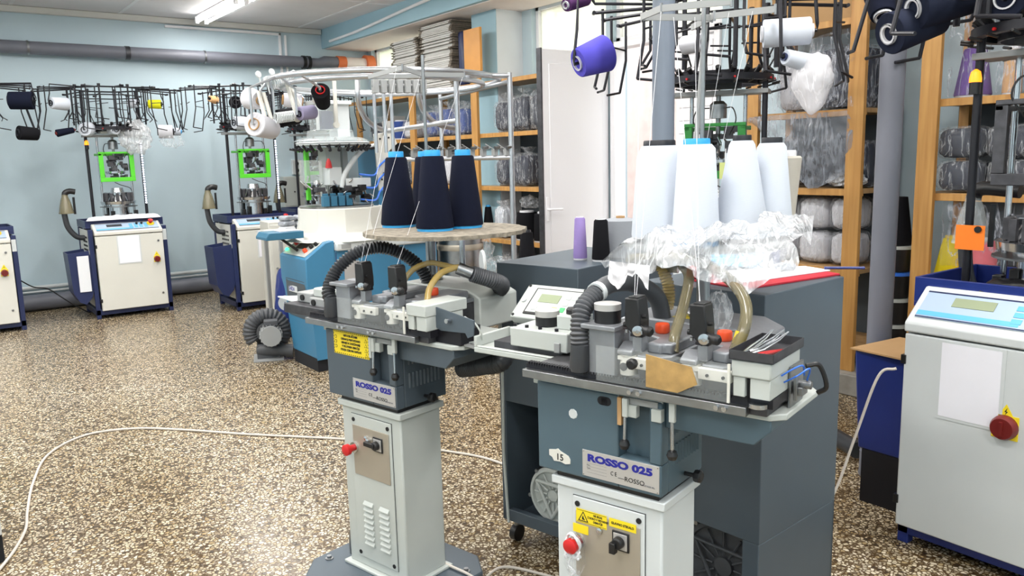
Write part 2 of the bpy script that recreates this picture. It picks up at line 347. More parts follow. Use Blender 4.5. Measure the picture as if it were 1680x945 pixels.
for i, (a, b, z0, z1) in enumerate(wins):
    f = MB(); t = .045
    f.box(WX+.06, WX+.14, a, b, z0, z0+t); f.box(WX+.06, WX+.14, a, b, z1-t, z1); f.box(WX+.06, WX+.14, a, a+t, z0, z1); f.box(WX+.06, WX+.14, b-t, b, z0, z1)
    n = max(1, round((b-a)/1.05))
    for k in range(1, n): f.box(WX+.06, WX+.14, a+(b-a)*k/n-.03, a+(b-a)*k/n+.03, z0, z1)
    fo = f.build('window_%d' % (i+1), M['white' if i else 'cardg'] if 0 else M['white'], smooth=False); struct(fo)
    g = MB().box(WX+.095, WX+.105, a+t, b-t, z0+t, z1-t).build('pane', M['frost'], fo, smooth=False)
struct(MB().box(4.73, WX, NY, BY, 3.14, CEIL-.001).build('trim_3', M['beam'], smooth=False))
struct(MB().box(4.78, WX-.001, NY, BY-.001, 3.132, 3.1405).build('trim_4', M['soffit'], smooth=False))
# column
struct(MB().box(5.08, WX+.01, 7.01, 7.46, 0, 3.135).build('wall_column', M['colw'], bevel=.006))
struct(MB().box(5.074, 5.08, 7.01, 7.46, 0, 3.135).build('trim_5', M['beam'], smooth=False))
# cable trunking along the beam and down the back wall
struct(MB().tube(smoothpath([(4.72, BY-.3, 3.2), (4.715, 9.4, 3.22), (4.715, 8, 3.3), (4.715, 6.5, 3.36)], 5), .018, 8).build('trim_6', M['white']))
tr = MB().box(4.12, 4.15, BY-.03, BY, 2.6, 3.3).box(4.2, 4.225, BY-.03, BY, 2.6, 3.28).box(2.7, 4.15, BY-.03, BY, 3.27, 3.3)
struct(tr.build('trim_7', M['white'], bevel=.003))
# door: a leaf swung into the room, its frame, and a fixed leaf beyond
fr = MB(); t = .06
fr.box(WX-.03, WX+.12, DOOR_Y1-.06, DOOR_Y1, 0, 2.64); fr.box(WX-.03, WX+.12, DOOR_Y0, DOOR_Y0+.06, 0, 2.64); fr.box(WX-.03, WX+.12, DOOR_Y0, DOOR_Y1, 2.58, 2.64)
d1 = struct(fr.build('door_1', M['white'], bevel=.006))
lf = MB().box(4.57, 5.39, 5.66, 5.71, .02, 2.545)
lo = lf.build('door_leaf', M['white'], d1, bevel=.005)
pm = MB().box(4.66, 5.31, 5.652, 5.66, .14, 2.42)
pm.build('door_panel', M['soffit'] if 0 else M['white'], lo, bevel=.004)
MB().box(4.568, 4.585, 5.655, 5.715, .02, 2.55).build('edge_strip', M['dcast'], lo, smooth=False)
h = MB().box(4.60, 4.635, 5.645, 5.652, 1.02, 1.24); h.build('lock_plate', M['white'], lo, bevel=.004)
MB().tube([(4.617, 5.65, 1.13), (4.617, 5.60, 1.13), (4.64, 5.595, 1.13), (4.75, 5.595, 1.125)], .010, 10).build('lever_handle', M['white'], lo)
fx = MB().box(WX+.02, WX+.07, DOOR_Y0+.06, 4.86, .02, 2.58)
fx2 = fx.build('fixed_leaf', M['white'], d1, bevel=.004)
sl = MB()
for k in range(14): sl.box(WX+.008, WX+.02, DOOR_Y0+.1, 4.82, 1.0+k*.11, 1.0+k*.11+.1)
sl.build('slat_panel', M['white'], fx2, bevel=.004)
# outside: pink facade and a clipped hedge in daylight
tag(MB().box(8.4, 8.7, 1.5, 10.5, -.3, 3.3).build('garden_wall', M['pink'], smooth=False), 'pink rendered garden wall seen through the open doorway', 'wall')
struct(MB().box(WX+.2, 16, NY-6, 22, -.3, -.12).build('ground', M['conc'], smooth=False))
hb = MB()
for i in range(2600):
    y = random.uniform(-2, 21); z = random.uniform(.2, 5.2); x = 9.6+random.uniform(-.35, .9)
    r = random.uniform(.12, .3); a = Vector((random.gauss(0, 1), random.gauss(0, 1), random.gauss(0, 1))).normalized(); b_ = a.orthogonal().normalized(); c = Vector((x, y, z))
    hb._add([c+b_*r, c+a.cross(b_)*r*.6, c-b_*r, c-a.cross(b_)*r*.6], [(0, 1, 2, 3)])
ho = hb.build('hedge', M['leaf'], smooth=False); tag(ho, 'tall yellow-green foliage outside beyond the windows', 'hedge', kind='stuff')
struct(MB().box(4.78, WX, 2.55, 4.1, 0, .14).build('trim_8', M['conc'], bevel=.008))

# ------------------------------------------------------------------ ceiling lamps
def make_lamp(L=1.46):
    r = thing('ceiling_lamp', '', 'lamp')
    MB().box(-.05, .05, -L/2, L/2, -.045, 0).build('housing', M['white'], r, bevel=.006)
    for s in (-1, 1):
        MB().cyl((s*.055, -L/2+.03, -.075), (s*.055, L/2-.03, -.075), .017, seg=12).build('fluorescent_tube', LT, r)
        for e in (-1, 1): MB().box(s*.055-.02, s*.055+.02, e*(L/2-.02)-.018, e*(L/2-.02)+.018, -.1, -.02).build('tube_holder', M['white'], r, bevel=.003)
    return r
LT = mat('lit fluorescent tube', (255, 252, 246), .3, emit=12)
lamp0 = make_lamp(); k = 0
spots = [(3.03, 9.5, 'twin-tube ceiling lamp hung nearest the back wall above the sock machines'), (3.03, 7.9, 'twin-tube ceiling lamp, next one in from the back wall lamp')]
for x in (-1.6, .7, 3.03):  # rows out of view, added to light the room
    for y in (-1.2, 1.2, 3.6, 5.7, 7.9, 9.5):
        if x == 3.03 and y >= 7.9: continue
        if x < 3 and y == 9.5: continue
        spots.append((x, y, 'added twin-tube ceiling lamp out of view, %s row, %s' % ({-1.6: 'far left', .7: 'middle', 3.03: 'window side'}[x], {-1.2: 'behind the camera', 1.2: 'level with the near machine', 3.6: 'level with the doorway', 5.7: 'level with the azure machine', 7.9: 'second from the back wall', 9.5: 'by the back wall'}[y])))
for i, (x, y, lb) in enumerate(spots):
    o = lamp0 if i == 0 else copy_tree(lamp0)
    o.location = (x, y, CEIL-.012); o['label'] = lb; o['group'] = 'ceiling lamps'
    ld = bpy.data.lights.new('lamp_light', 'AREA'); ld.shape = 'RECTANGLE'; ld.size = .16; ld.size_y = 1.4; ld.energy = LAMP_W; ld.color = LAMP_COL
    lo_ = bpy.data.objects.new('lamp_light', ld); COL.objects.link(lo_); lo_.parent = o; lo_.location = (0, 0, -.11)

# ------------------------------------------------------------------ pipes fixed to the building
pw = thing('wall_pipe', 'long grey plastic pipe running along the top of the back wall', 'pipe')
py = BY-.13
MB().cyl((-3.3, py, 2.93), (4.45, py, 2.93), .072, seg=24).build('pipe_run', M['pvc'], pw)
for x in (1.2, 3.1): MB().cyl((x, py, 2.93), (x+.02, py, 2.93), .079, seg=24).build('pipe_clip', M['steel'], pw)
for x in (2.2,): MB().cyl((x, py, 2.93), (x+.05, py, 2.93), .078, seg=24).build('pipe_joint', M['dcast'], pw)
MB().tube([(4.38, py, 2.93), (4.42, py, 2.93)], .086, 24).tube([(4.45, py, 2.93), (4.49, py, 2.93)], .086, 24).build('rubber_sleeve', M['black'], pw)
MB().tube([(4.45, py, 2.93), (4.62, py, 2.93), (4.7, py, 2.95), (4.9, py, 2.95)], [.062, .062, .076, .076], 24).build('reducer', M['pvc'], pw)
MB().cyl((4.88, py, 2.95), (5.0, py, 2.95), .088, seg=24).cyl((5.3, py, 2.95), (WX, py, 2.95), .12, seg=24).split('coupling', M['orange'], pw)
MB().cyl((5.0, py, 2.95), (5.3, py, 2.95), .078, seg=24).build('pipe_end', M['soffit'], pw)
fp = thing('floor_pipe', 'dark grey pipe lying along the foot of the back wall', 'pipe')
MB().cyl((-3.3, BY-.12, .1), (4.6, BY-.12, .1), .09, seg=20).build('pipe_run', M['pvc'], fp)
MB().cyl((-3.3, BY-.05, .26), (4.6, BY-.05, .26), .022, seg=10).cyl((-3.3, BY-.05, .21), (4.6, BY-.05, .21), .014, seg=10).build('conduit', M['whe'], fp)
vp = thing('standing_pipe', 'tall grey-blue pipe standing in mid room before the open door', 'pipe', (3.04, 2.80, 0))
MB().cyl((0, 0, 0), (0, 0, CEIL), .055, seg=28).build('pipe_run', M['pvcb'], vp)
MB().cyl((0, 0, 0), (0, 0, .1), .066, seg=28).build('socket', M['pvcb'], vp)
rp = thing('drain_pipe', 'thick grey pipe standing on the floor beside the right knitting machine', 'pipe', (3.66, 1.97, 0))
MB().cyl((0, 0, 0), (0, 0, CEIL), .055, seg=28).build('pipe_run', M['pvc'], rp)
MB().lathe([(.062, 0), (.066, .01), (.062, .03), (.062, .2), (.069, .205), (.069, .225), (.062, .23), (.06, .42), (.067, .425), (.067, .45), (.058, .46)]).build('socket', M['pvc'], rp)
MB().cyl((-.05, 0, .14), (-.05, 0, .14001), .04, seg=16).tube([(.03, -.03, .15), (.5, -.2, .15)], .04, 16).build('branch', M['pvc'], rp)
tag(MB().tube([(4.3, 3.2, .07), (3.75, 2.1, .07)], .045, 16).build('floor_hose', M['rubber']), 'black hose on the floor leading to the drain pipe', 'hose')

# ------------------------------------------------------------------ yarn cones
def cone(name, label, base, axis, L, r0, r1, ym, tm='capb', group=None, cat='yarn cone', bare=.012, tip=True, shoulder=.0):
    "package of yarn on a tube: base point at the wide end, axis to the narrow end; yarn body with a hollow tube through it"
    t = thing(name, label, cat, base, Vector((0, 0, 1)).rotation_difference(Vector(axis).normalized()).to_euler(), group)
    rt = r1*.5
    prof = [(rt, bare), (r0*.96, bare), (r0, bare+.006)]
    if shoulder: prof += [(r1+(r0-r1)*.12, L-shoulder-bare), (rt+.008, L-bare-.003)]
    else: prof += [(r1+.002, L-bare-.006), (r1-.003, L-bare)]
    prof += [(rt, L-bare)]
    MB().lathe(prof, seg=32).build('yarn_winding', Y[ym], t, angle=40)
    w = .004
    MB().lathe([(rt*1.25, 0), (rt*1.25, bare*.9), (rt+.001, bare), (rt, L-bare), (rt+.002, L), (rt-w, L), (rt-w, .002), (rt*1.25-w, 0)], seg=24, closed=False).build('tube', M[tm], t)
    return t
def upcone(name, label, x, y, z, L, r0, r1, ym, tm, group=None, base=.014, top=.018, rim=0, shoulder=0):
    "large cone standing upright on its plastic tube: base ring and tip show"
    t = thing(name, label, 'yarn cone', (x, y, z), 0, group)
    rt = r1*.72
    prof = [(r0*.5, base), (r0*.985, base), (r0, base+.008)]
    if shoulder: prof += [(r1, L-top-shoulder), (rt+.004, L-top)]
    else: prof += [(r1, L-top-.006), (r1-.005, L-top)]
    MB().lathe(prof, seg=40).build('yarn_winding', Y[ym], t, angle=40)
    MB().lathe([(r0*.94+rim, 0), (r0*.94+rim, base), (r0*.5, base+.001)], seg=36).build('tube_base', M[tm], t)
    MB().lathe([(rt, L-top-.002), (rt*.99, L-.004), (rt*.95, L), (rt*.8, L), (rt*.78, L-.02), (.002, L-.021)], seg=28).build('tube_tip', M[tm], t)
    return t

# ------------------------------------------------------------------ the sock knitting machine (five of them)
def make_sock_machine(kind='A', shade='cream'):
    r = thing('sock_knitting_machine', '', 'knitting machine')
    NV = M['navy'] if kind == 'A' else M['nblue']; CR = M[shade]
    f = MB()
    fw = .39 if kind == 'A' else .345
    for x in (-fw, fw-.045):
        for y in (-.32, .28): f.box(x, x+.045, y, y+.045, .0, .96)
    f.box(-fw, fw, -.32, .325, .04, .10)
    f.build('frame', NV, r, bevel=.004)
    tz = 0 if kind == 'A' else .04
    tb = MB().box(-.39, .39, -.20, .33, .965, .985).box(-.39, .39, -.20, -.185, .985, 1.045+tz).box(-.39, .39, .315, .33, .985, 1.045+tz).box(-.39, -.375, -.185, .315, .985, 1.045+tz).box(.375, .39, -.185, .315, .985, 1.045+tz)
    tb.build('top_tray', NV, r, bevel=.002)
    for s in (-1, 1):
        sp = part_box('side_panel', CR, r, min(s*(fw-.007), s*(fw-.012)), max(s*(fw-.007), s*(fw-.012)), -.27, .27, .13, .95)
        v = MB()
        for i in range(9):
            for j in range(5): v.box(min(s*(fw-.0065), s*(fw-.004)), max(s*(fw-.0065), s*(fw-.004)), -.18+j*.05, -.15+j*.05, .5+i*.045, .52+i*.045)
        v.build('vent', M['dark'], sp, smooth=False)
    part_box('back_panel', CR, r, -.33, .33, .318, .328, .12, .95)
    d = part_box('door', CR, r, -.335, .335, -.365, -.325, .09, .885, .006)
    for z in (.2, .78): part_box('hinge', M['black'], d, -.345, -.325, -.37, -.345, z-.018, z+.018)
    for z in (.22, .80): MB().cyl((.285, -.366, z), (.285, -.372, z), .011).build('quarter_turn_lock', M['steel'], d)
    # console wedge: sloping keypad above the door
    kz = 0 if kind == 'A' else .045
    c = MB().prism([(-.372, .892), (-.30, .892), (-.19, .892), (-.19, 1.005+kz), (-.215, 1.01+kz), (-.372, .93)], -.338, .338, 'x').build('console', CR, r, bevel=.008)
    ang = math.atan2(.08+kz, .157); mt = Matrix.Translation((0, -.293, .9735+kz/2)) @ Matrix.Rotation(ang, 4, 'X')
    ov = MB().box(-.31, .31, -.070, .070, 0, .0025, mt).build('keypad', M['panel'], c)
    MB().box(-.2, -.05, .0, .045, .0025, .005, mt).build('display', M['lcd'] if kind == 'B' else M['dcast'], ov)
    bt = MB()
    for i in range(3):
        for j in range(4): bt.box(.02+j*.05, .055+j*.05, -.045+i*.032, -.022+i*.032, .0025, .0045, mt)
    bt.split('key', M['cyan'], ov)
    MB().box(-.31, .05, -.058, -.035, .0025, .0035, mt).build('key_strip', M['cyan'], ov)
    MB().box(-.31, .31, .062, .069, .0025, .0035, mt).box(-.31, .31, -.069, -.064, .0025, .0035, mt).build('border_line', M['navy'], ov)
    if kind == 'A':
        e = mt @ Vector((.24, .02, 0)); n = mt.to_3x3() @ Vector((0, 0, 1))
        MB().cyl(e, e+n*.012, .038).build('stop_button_ring', M['yellow'], ov)
        MB().tube([e+n*.012, e+n*.03, e+n*.032, e+n*.05, e+n*.055], [.013, .013, .024, .026, .018], 18).build('stop_button', M['red'], ov)
        for q in (.1, .15):
            e2 = mt @ Vector((q, .03, 0)); MB().cyl(e2, e2+n*.022, .012).build('selector_knob', M['black'], ov)
    sx = .255 if kind == 'A' else .0
    if kind == 'B': sx = .045
    zz = .60; ks = 1 if kind == 'A' else 1.35
    part_box('switch_plate', M['ylab'], d, sx-.033*ks, sx+.033*ks, -.368, -.365, zz-.033*ks, zz+.033*ks, .001)
    MB().prism([(sx-.028, zz+.036), (sx+.028, zz+.036), (sx, zz+.085)], -.3665, -.365, 'y').build('warning_sign', M['ylab'], d, smooth=False)
    MB().prism([(sx-.003, zz+.045), (sx+.006, zz+.058), (sx, zz+.058), (sx+.004, zz+.072), (sx-.006, zz+.056), (sx, zz+.056)], -.3672, -.3665, 'y').build('lightning_mark', M['ink'], d, smooth=False)
    kn = MB().tube([(sx, -.368, zz), (sx, -.385, zz), (sx, -.40, zz)], [.034*ks, .033*ks, .028*ks], 22).box(sx-.006, sx+.006, -.408, -.39, zz-.026, zz+.026)
    kn.build('main_switch', M['dred'], d)
    dx = -.015 if kind == 'A' else -.085
    fl = MB().box(dx-.118, dx+.118, -.368, -.365, .575, .9-.02).build('document_sleeve', M['whe'], d)
    MB().box(dx-.105, dx+.105, -.3695, -.368, .587, .872).build('paper_sheet', M['paper'], fl, smooth=False)
    # four posts, needle cylinder, lifted cam housing with its green frame
    y0 = .03
    for s in (-1, 1):
        MB().cyl((s*.27, -.03, 1.0), (s*.27, -.03, 2.42), .016, seg=12).build('mast', M['rod'], r)
        MB().cyl((s*.155, y0, 1.0), (s*.155, y0, 1.95), .012, seg=12).build('column', M['chrome'], r)
    if kind == 'A':
     lt = MB()
     for k in range(26): lt.box(.262, .278, -.05, -.046, 1.2+k*.026, 1.216+k*.026)
     lt.build('light_strip', M['led'], r)
    MB().lathe([(.15, 1.0), (.15, 1.02), (.105, 1.03), (.1, 1.17), (.12, 1.18), (.12, 1.2), (.175, 1.205), (.18, 1.235), (.12, 1.24), (.1, 1.3), (.125, 1.305), (.125, 1.33), (.07, 1.335), (.06, 1.38)], (0, y0, 0), seg=32).build('needle_cylinder', M['chrome'], r)
    cc = MB()
    for i in range(14):
        a = 2*PI*i/14; x, y = .14*math.cos(a), y0+.14*math.sin(a)
        cc.box(x-.014, x+.014, y-.014, y+.014, 1.24, 1.325)
    cc.split('cam_box', M['dcast'], r, bevel=.002)
    MB().lathe([(.05, 1.17), (.19, 1.172), (.19, 1.18), (.05, 1.182)], (0, y0, 0)).build('bed_ring', M['steel'], r)
    # dark bellows and pneumatic blocks
    db = MB().box(-.11, .11, .08, .17, 1.02, 1.33)
    for i in range(6): db.box(-.16+i*.06, -.125+i*.06, -.06, -.02, 1.02, 1.10+.03*(i % 2))
    db.build('valve_block', M['black'], r, bevel=.003)
    g = MB(); a, b, z0, z1 = -.175, .175, 1.45, 1.75; w = .045; yq = -.10
    g.box(a, b, yq, yq+.03, z0, z0+w).box(a, a+w, yq, yq+.03, z0+w, z1).box(b-w, b, yq, yq+.03, z0+w, z1).box(a, b, yq, yq+.03, z1, z1+.02)
    g.box(a, a+.03, yq, y0+.12, z1-.02, z1).box(b-.03, b, yq, y0+.12, z1-.02, z1).box(a, b, y0+.1, y0+.13, z1-.02, z1+.005)
    g.build('green_frame', M['green'] if kind == 'A' else M['dgreen'], r, bevel=.003)
    hd = MB()
    random.seed(3)
    for i in range(26):
        a = random.uniform(0, 2*PI); q = random.uniform(.02, .12); x, y, z = q*math.cos(a), y0+q*math.sin(a)*.9, random.uniform(1.47, 1.72)
        s = random.uniform(.012, .03); h = random.uniform(.02, .06); hd.box(x-s, x+s, y-s, y+s, z, z+h)
    hd.build('dial_mechanism', M['dcast'], r, bevel=.002)
    hc = MB()
    for i in range(10):
        a = random.uniform(0, 2*PI); q = random.uniform(.03, .12); x, y, z = q*math.cos(a), y0+q*math.sin(a), random.uniform(1.46, 1.7)
        hc.cyl((x, y, z), (x+random.uniform(-.05, .05), y-.03, z+random.uniform(.03, .1)), .006, seg=8)
    hc.lathe([(.09, 1.53), (.1, 1.54), (.1, 1.56), (.04, 1.57)], (0, y0, 0)).build('needle_dial', M['chrome'], r)
    MB().cyl((0, y0, 1.57), (0, y0, 1.93), .014, seg=12).lathe([(.05, 1.8), (.05, 1.88), (.03, 1.9)], (0, y0, 0), seg=20).build('dial_shaft', M['steel'], r)
    cb = MB()
    for s in (-1, 1):
        cb.tube(smoothpath([(s*.05, y0-.02, 1.86), (s*.1, -.08, 1.85), (s*.12, -.1, 1.78), (s*.08, -.07, 1.7)], 5), .004, 6)
    cb.tube(smoothpath([(-.03, -.05, 1.44), (.02, -.1, 1.41), (.1, -.1, 1.38), (.13, -.06, 1.34)], 5), .004, 6)
    cb.build('hose_loop', M['black'], r)
    part_box('bridge_plate', M['flat'], r, -.29, .29, -.06, .10, 1.93, 1.955)
    part_box('junction_box', M['grye'] if kind == 'A' else M['black'], r, -.13, .13, -.09, .04, 1.965, 2.0)
    # ring of yarn feeders
    rg = MB()
    seg = 40
    rg.lathe([(.27, 2.0), (.31, 2.0), (.31, 2.035), (.27, 2.035)], (0, y0, 0), seg=seg, closed=False).lathe([(.21, 1.985), (.22, 1.985), (.22, 2.06), (.21, 2.06)], (0, y0, 0), seg=seg, closed=False)
    rg.build('feeder_ring', M['rod'], r)
    fr_ = MB()
    for i in range(22):
        fd = MB()
        a = 2*PI*i/22; x, y = math.cos(a), math.sin(a)
        fd.cyl((x*.26, y0+y*.26, 2.03), (x*.30, y0+y*.30, 2.07), .012, .016, 10)
        fd.cyl((x*.30, y0+y*.30, 1.985), (x*.345, y0+y*.345, 1.995), .006, seg=6)
        fo_ = fd.build('yarn_feeder', M['black'], r)
        if i % 3 == 0: MB().lathe([(.006, 0), (.006, .008)], (x*.312, y0+y*.312, 2.012), (x, y, 0), seg=8).build('feeder_light', M['red'], fo_)
    # creel: hub frame over the ring, radial arms with hanging cone holders
    kq = 1 if kind == 'A' else 1.45
    cr = MB()
    hub = [(.36*math.cos(PI/8+PI*i/4), y0+.36*math.sin(PI/8+PI*i/4)) for i in range(8)]
    for i in range(8):
        (x, y), (u, v) = hub[i], hub[(i+1) % 8]
        cr.cyl((x, y, 2.44), (u, v, 2.44), .008*kq, seg=8); cr.cyl((x*.95, y*.95, 2.36), (u*.95, v*.95, 2.36), .006, seg=8)
        cr.cyl((x, y, 2.06), (x, y, 2.46), .009*kq, seg=8)
        cr.cyl((x, y, 2.44), (x, y, 2.47), .016, seg=8)
        cr.cyl((x, y, 2.2), (x*.8, y*.8, 2.08), .005, seg=6)
    cr.build('creel_hub', M['rod'], r)
    ag = [0, 22, 62, 90, 118, 158, 180, 202, 242, 270, 298, 338]
    for j, dg in enumerate(ag):
        a = math.radians(dg); d_ = Vector((math.cos(a), math.sin(a), 0)); p = Vector((-math.sin(a), math.cos(a), 0)); R1 = .70+(.03 if j % 2 else 0)
        o = Vector((0, y0, 0)); ar = MB()
        ar.cyl(o+d_*.34+Vector((0, 0, 2.44)), o+d_*R1+Vector((0, 0, 2.42)), .007*kq, seg=8)
        ar.cyl(o+d_*R1-p*.02+Vector((0, 0, 2.42)), o+d_*R1+p*.02+Vector((0, 0, 2.42)), .011, seg=8)
        for q, hh in ((.93, .42), (.55, .30)):
            e = o+d_*(R1*q)
            ar.tube([e+Vector((0, 0, 2.44)), e+Vector((0, 0, 2.2)), e+d_*.05+Vector((0, 0, 2.42-hh))], .006*kq, 8)
            ar.cyl(e+d_*.05+Vector((0, 0, 2.42-hh)), e+d_*.05+p*.13+Vector((0, 0, 2.40-hh)), .005*kq, seg=8)
            ar.cyl(e+Vector((0, 0, 2.26)), e+p*.12+Vector((0, 0, 2.27)), .004*kq, seg=8)
        ar.build('creel_arm', M['rod'], r)
    # signal lamp on the left mast
    sl_ = MB().cyl((-.27, -.06, 1.80), (-.27, -.06, 1.845), .02).cyl((-.27, -.03, 1.82), (-.27, -.06, 1.82), .006, seg=6).build('lamp_base', M['black'], r)
    MB().lathe([(.022, 1.845), (.022, 1.86), (.017, 1.885), (.004, 1.895)], (-.27, -.06, 0)).build('signal_lamp', M['lampO'], r)
    # suction funnel, hose and cloth basket on the left side
    if kind == 'A': fx_, fy_, hz_ = -.53, -.05, 0
    else: fx_, fy_, hz_ = -.36, .20, .06
    MB().tube(smoothpath([(fx_+.15, fy_, .86), (fx_+.07, fy_, .88), (fx_, fy_, .98+hz_), (fx_-.02, fy_, 1.1+hz_), (fx_-.02, fy_, 1.16+hz_)], 8), .028, 14).build('suction_hose', M['rubber'], r)
    MB().lathe([(.072, 1.13+hz_), (.062, 1.2+hz_), (.045, 1.27+hz_), (.032, 1.31+hz_), (.03, 1.33+hz_)], (fx_, fy_, 0), closed=False).lathe([(.074, 1.13+hz_), (.074, 1.142+hz_)], (fx_, fy_, 0), closed=False).build('funnel', M['clearp'] if kind == 'B' else M['tubec'], r)
    MB().tube(smoothpath([(fx_, fy_, 1.32+hz_), (fx_+.01, fy_, 1.35+hz_), (fx_+.05, fy_, 1.365+hz_), (fx_+(.10 if kind == 'A' else .18), fy_, 1.355+hz_)], 6), .03, 14).tube([(fx_+.08, fy_, 1.12+hz_), (fx_+.08, fy_, 1.3+hz_)], .012, 8).build('funnel_cap', M['black'], r)
    if kind == 'A':
        bk = MB(); pl = [(-.60, .72), (-.40, .74), (-.38, .56), (-.38, .34), (-.41, .24), (-.47, .17), (-.53, .2), (-.58, .3)]
        bk.prism(pl, -.30, -.285, 'y').prism([(-.60, .72), (-.58, .3), (-.575, .3), (-.592, .72)], -.285, .0, 'y').prism([(-.58, .3), (-.53, .2), (-.47, .17), (-.41, .24), (-.42, .25), (-.47, .18), (-.525, .21), (-.57, .305)], -.285, 0, 'y')
        bk.prism(pl, 0, .012, 'y').build('cloth_chute', NV, r, smooth=False)
    if kind == 'A': part_box('bracket', M['flat'], r, -.4, -.375, -.3, -.26, .70, .74)
    if kind == 'A': part_box('label', M['whe'], r, .345, .385, -.3225, -.3205, .80, .92)
    return r
protoA = make_sock_machine('A')
machines = []
spec = [(1.825, 9.71, 0, 'white and navy sock machine with white cloth on top, yellow cone to its right'),
        (.39, 9.64, 0, 'white and navy sock machine cut off by the left edge of the photo'),
        (3.13, 9.11, 0, 'white and navy sock machine with empty blue chute, behind the azure machine console'),
        (4.13, 9.65, 0, 'sock machine half hidden behind the azure machine, in the far corner by the shelves')]
for i, (x, y, rz, lb) in enumerate(spec):
    o = protoA if i == 0 else copy_tree(protoA)
    o.location = (x, y, 0); o.rotation_euler.z = rz; o['label'] = lb; o['group'] = 'sock machines along the back wall'
    machines.append(o)
protoB = make_sock_machine('B', 'whe')
protoB.location = (3.42, 1.205, 0); protoB.rotation_euler.z = math.radians(-90); protoB['label'] = 'big white and blue sock machine at the right edge, orange tag on its post'
mD = copy_tree(protoB); mD.location = (3.85, 3.12, 0); mD.rotation_euler.z = math.radians(-60); mD['label'] = 'sock machine with green frame standing behind the tall white yarn cones'
protoB['group'] = mD['group'] = 'sock machines on the window side'
# the photo shows other things in the middle of these: drop what it does not show
for o in machines[2:]:
    for ch in list(o.children):
        if ch.name.startswith('signal_lamp') or ch.name.startswith('lamp_base'):
            if o is not mD: bpy.data.objects.remove(ch)

for ch in mD.children:
    if ch.name.startswith('signal_lamp'): ch.data = ch.data.copy(); ch.data.materials[0] = M['lampY']
for ch in protoB.children:
    if ch.name.startswith('green_frame'): ch.data = ch.data.copy(); ch.data.materials[0] = M['dcast']; ch.name = 'head_frame'
# cloths and notes on the machines
def cloth(name, mtl, poly, z, h, label, cat='cloth', group=None, amp=.012, seedv=0):
    "crumpled cloth lying on a level surface: polygon filled with a lumpy grid"
    (x0, y0), (x1, y1), w = poly
    bm = bmesh.new(); n, m = 36, 12; d = Vector((x1-x0, y1-y0, 0)); L = d.length; d.normalize(); p = Vector((-d.y, d.x, 0)); vv = {}
    for k in (0, 1):
        for i in range(n+1):
            for j in range(m+1):
                s, t = i/n, j/m-.5
                ww = w*(1+.35*noise.noise(Vector((s*4, seedv, 0))))
                pos = Vector((x0, y0, z))+d*(s*L)+p*(t*ww+.03*noise.noise(Vector((s*6, seedv+9, t))))
                e = max(0, 1-(2*abs(t))**4)**.5*max(0, 1-(2*abs(s-.5))**10)**.5
                pos.z += (k*(h*e+amp*e*(noise.noise(Vector((s*9, t*6, seedv)))+.6*noise.noise(Vector((s*22, t*10, seedv)))))) + .001
                vv[k, i, j] = bm.verts.new(pos)
    for i in range(n):
        for j in range(m):
            bm.faces.new([vv[1, i, j], vv[1, i+1, j], vv[1, i+1, j+1], vv[1, i, j+1]]); bm.faces.new([vv[0, i, j], vv[0, i, j+1], vv[0, i+1, j+1], vv[0, i+1, j]])
    for i in range(n):
        bm.faces.new([vv[0, i, 0], vv[0, i+1, 0], vv[1, i+1, 0], vv[1, i, 0]]); bm.faces.new([vv[0, i, m], vv[1, i, m], vv[1, i+1, m], vv[0, i+1, m]])
    for j in range(m):
        bm.faces.new([vv[0, 0, j], vv[1, 0, j], vv[1, 0, j+1], vv[0, 0, j+1]]); bm.faces.new([vv[0, n, j], vv[0, n, j+1], vv[1, n, j+1], vv[1, n, j]])
    mb = MB(); mb.b.free(); mb.b = bm
    return tag(mb.build(name, mtl, angle=80), label, cat, group)
cloth('white_cloth', M['knitw'], ((1.45, 9.5), (2.19, 9.52), .09), 1.046, .04, 'rolled white knitted cloth laid along the front of the tray on the second machine')
tag(MB().box(1.305, 1.415, 9.395, 9.405, .31, .69).build('hanging_cloth', M['knitw']), 'strip of white cloth hanging over the navy chute of the second machine', 'cloth')
cloth('dark_cloth', M['black'], ((3.30, 1.36), (3.34, .9), .16), 1.046, .05, 'dark knitted cloth heaped on the blue tray of the right machine', seedv=3)
cloth('grey_cloth', M['knitm'], ((3.40, 1.16), (3.40, .92), .1), 1.10, .02, 'pale grey knitted scrap on top of the dark cloth', seedv=5)
st = thing('tag_note', 'square orange paper note held on the black post of the right machine', 'note', (3.36, 1.455, 0))
p = sight(1592, 390, X=3.36)
MB().box(-.006, -.004, -.055, .055, p.z-.048, p.z+.05).build('paper', M['sticky'], st, smooth=False)
MB().cyl((-.0062, -.03, p.z+.035), (-.013, -.03, p.z+.035), .013).build('magnet', M['black'], st)
st.location = (p.x, p.y, 0)

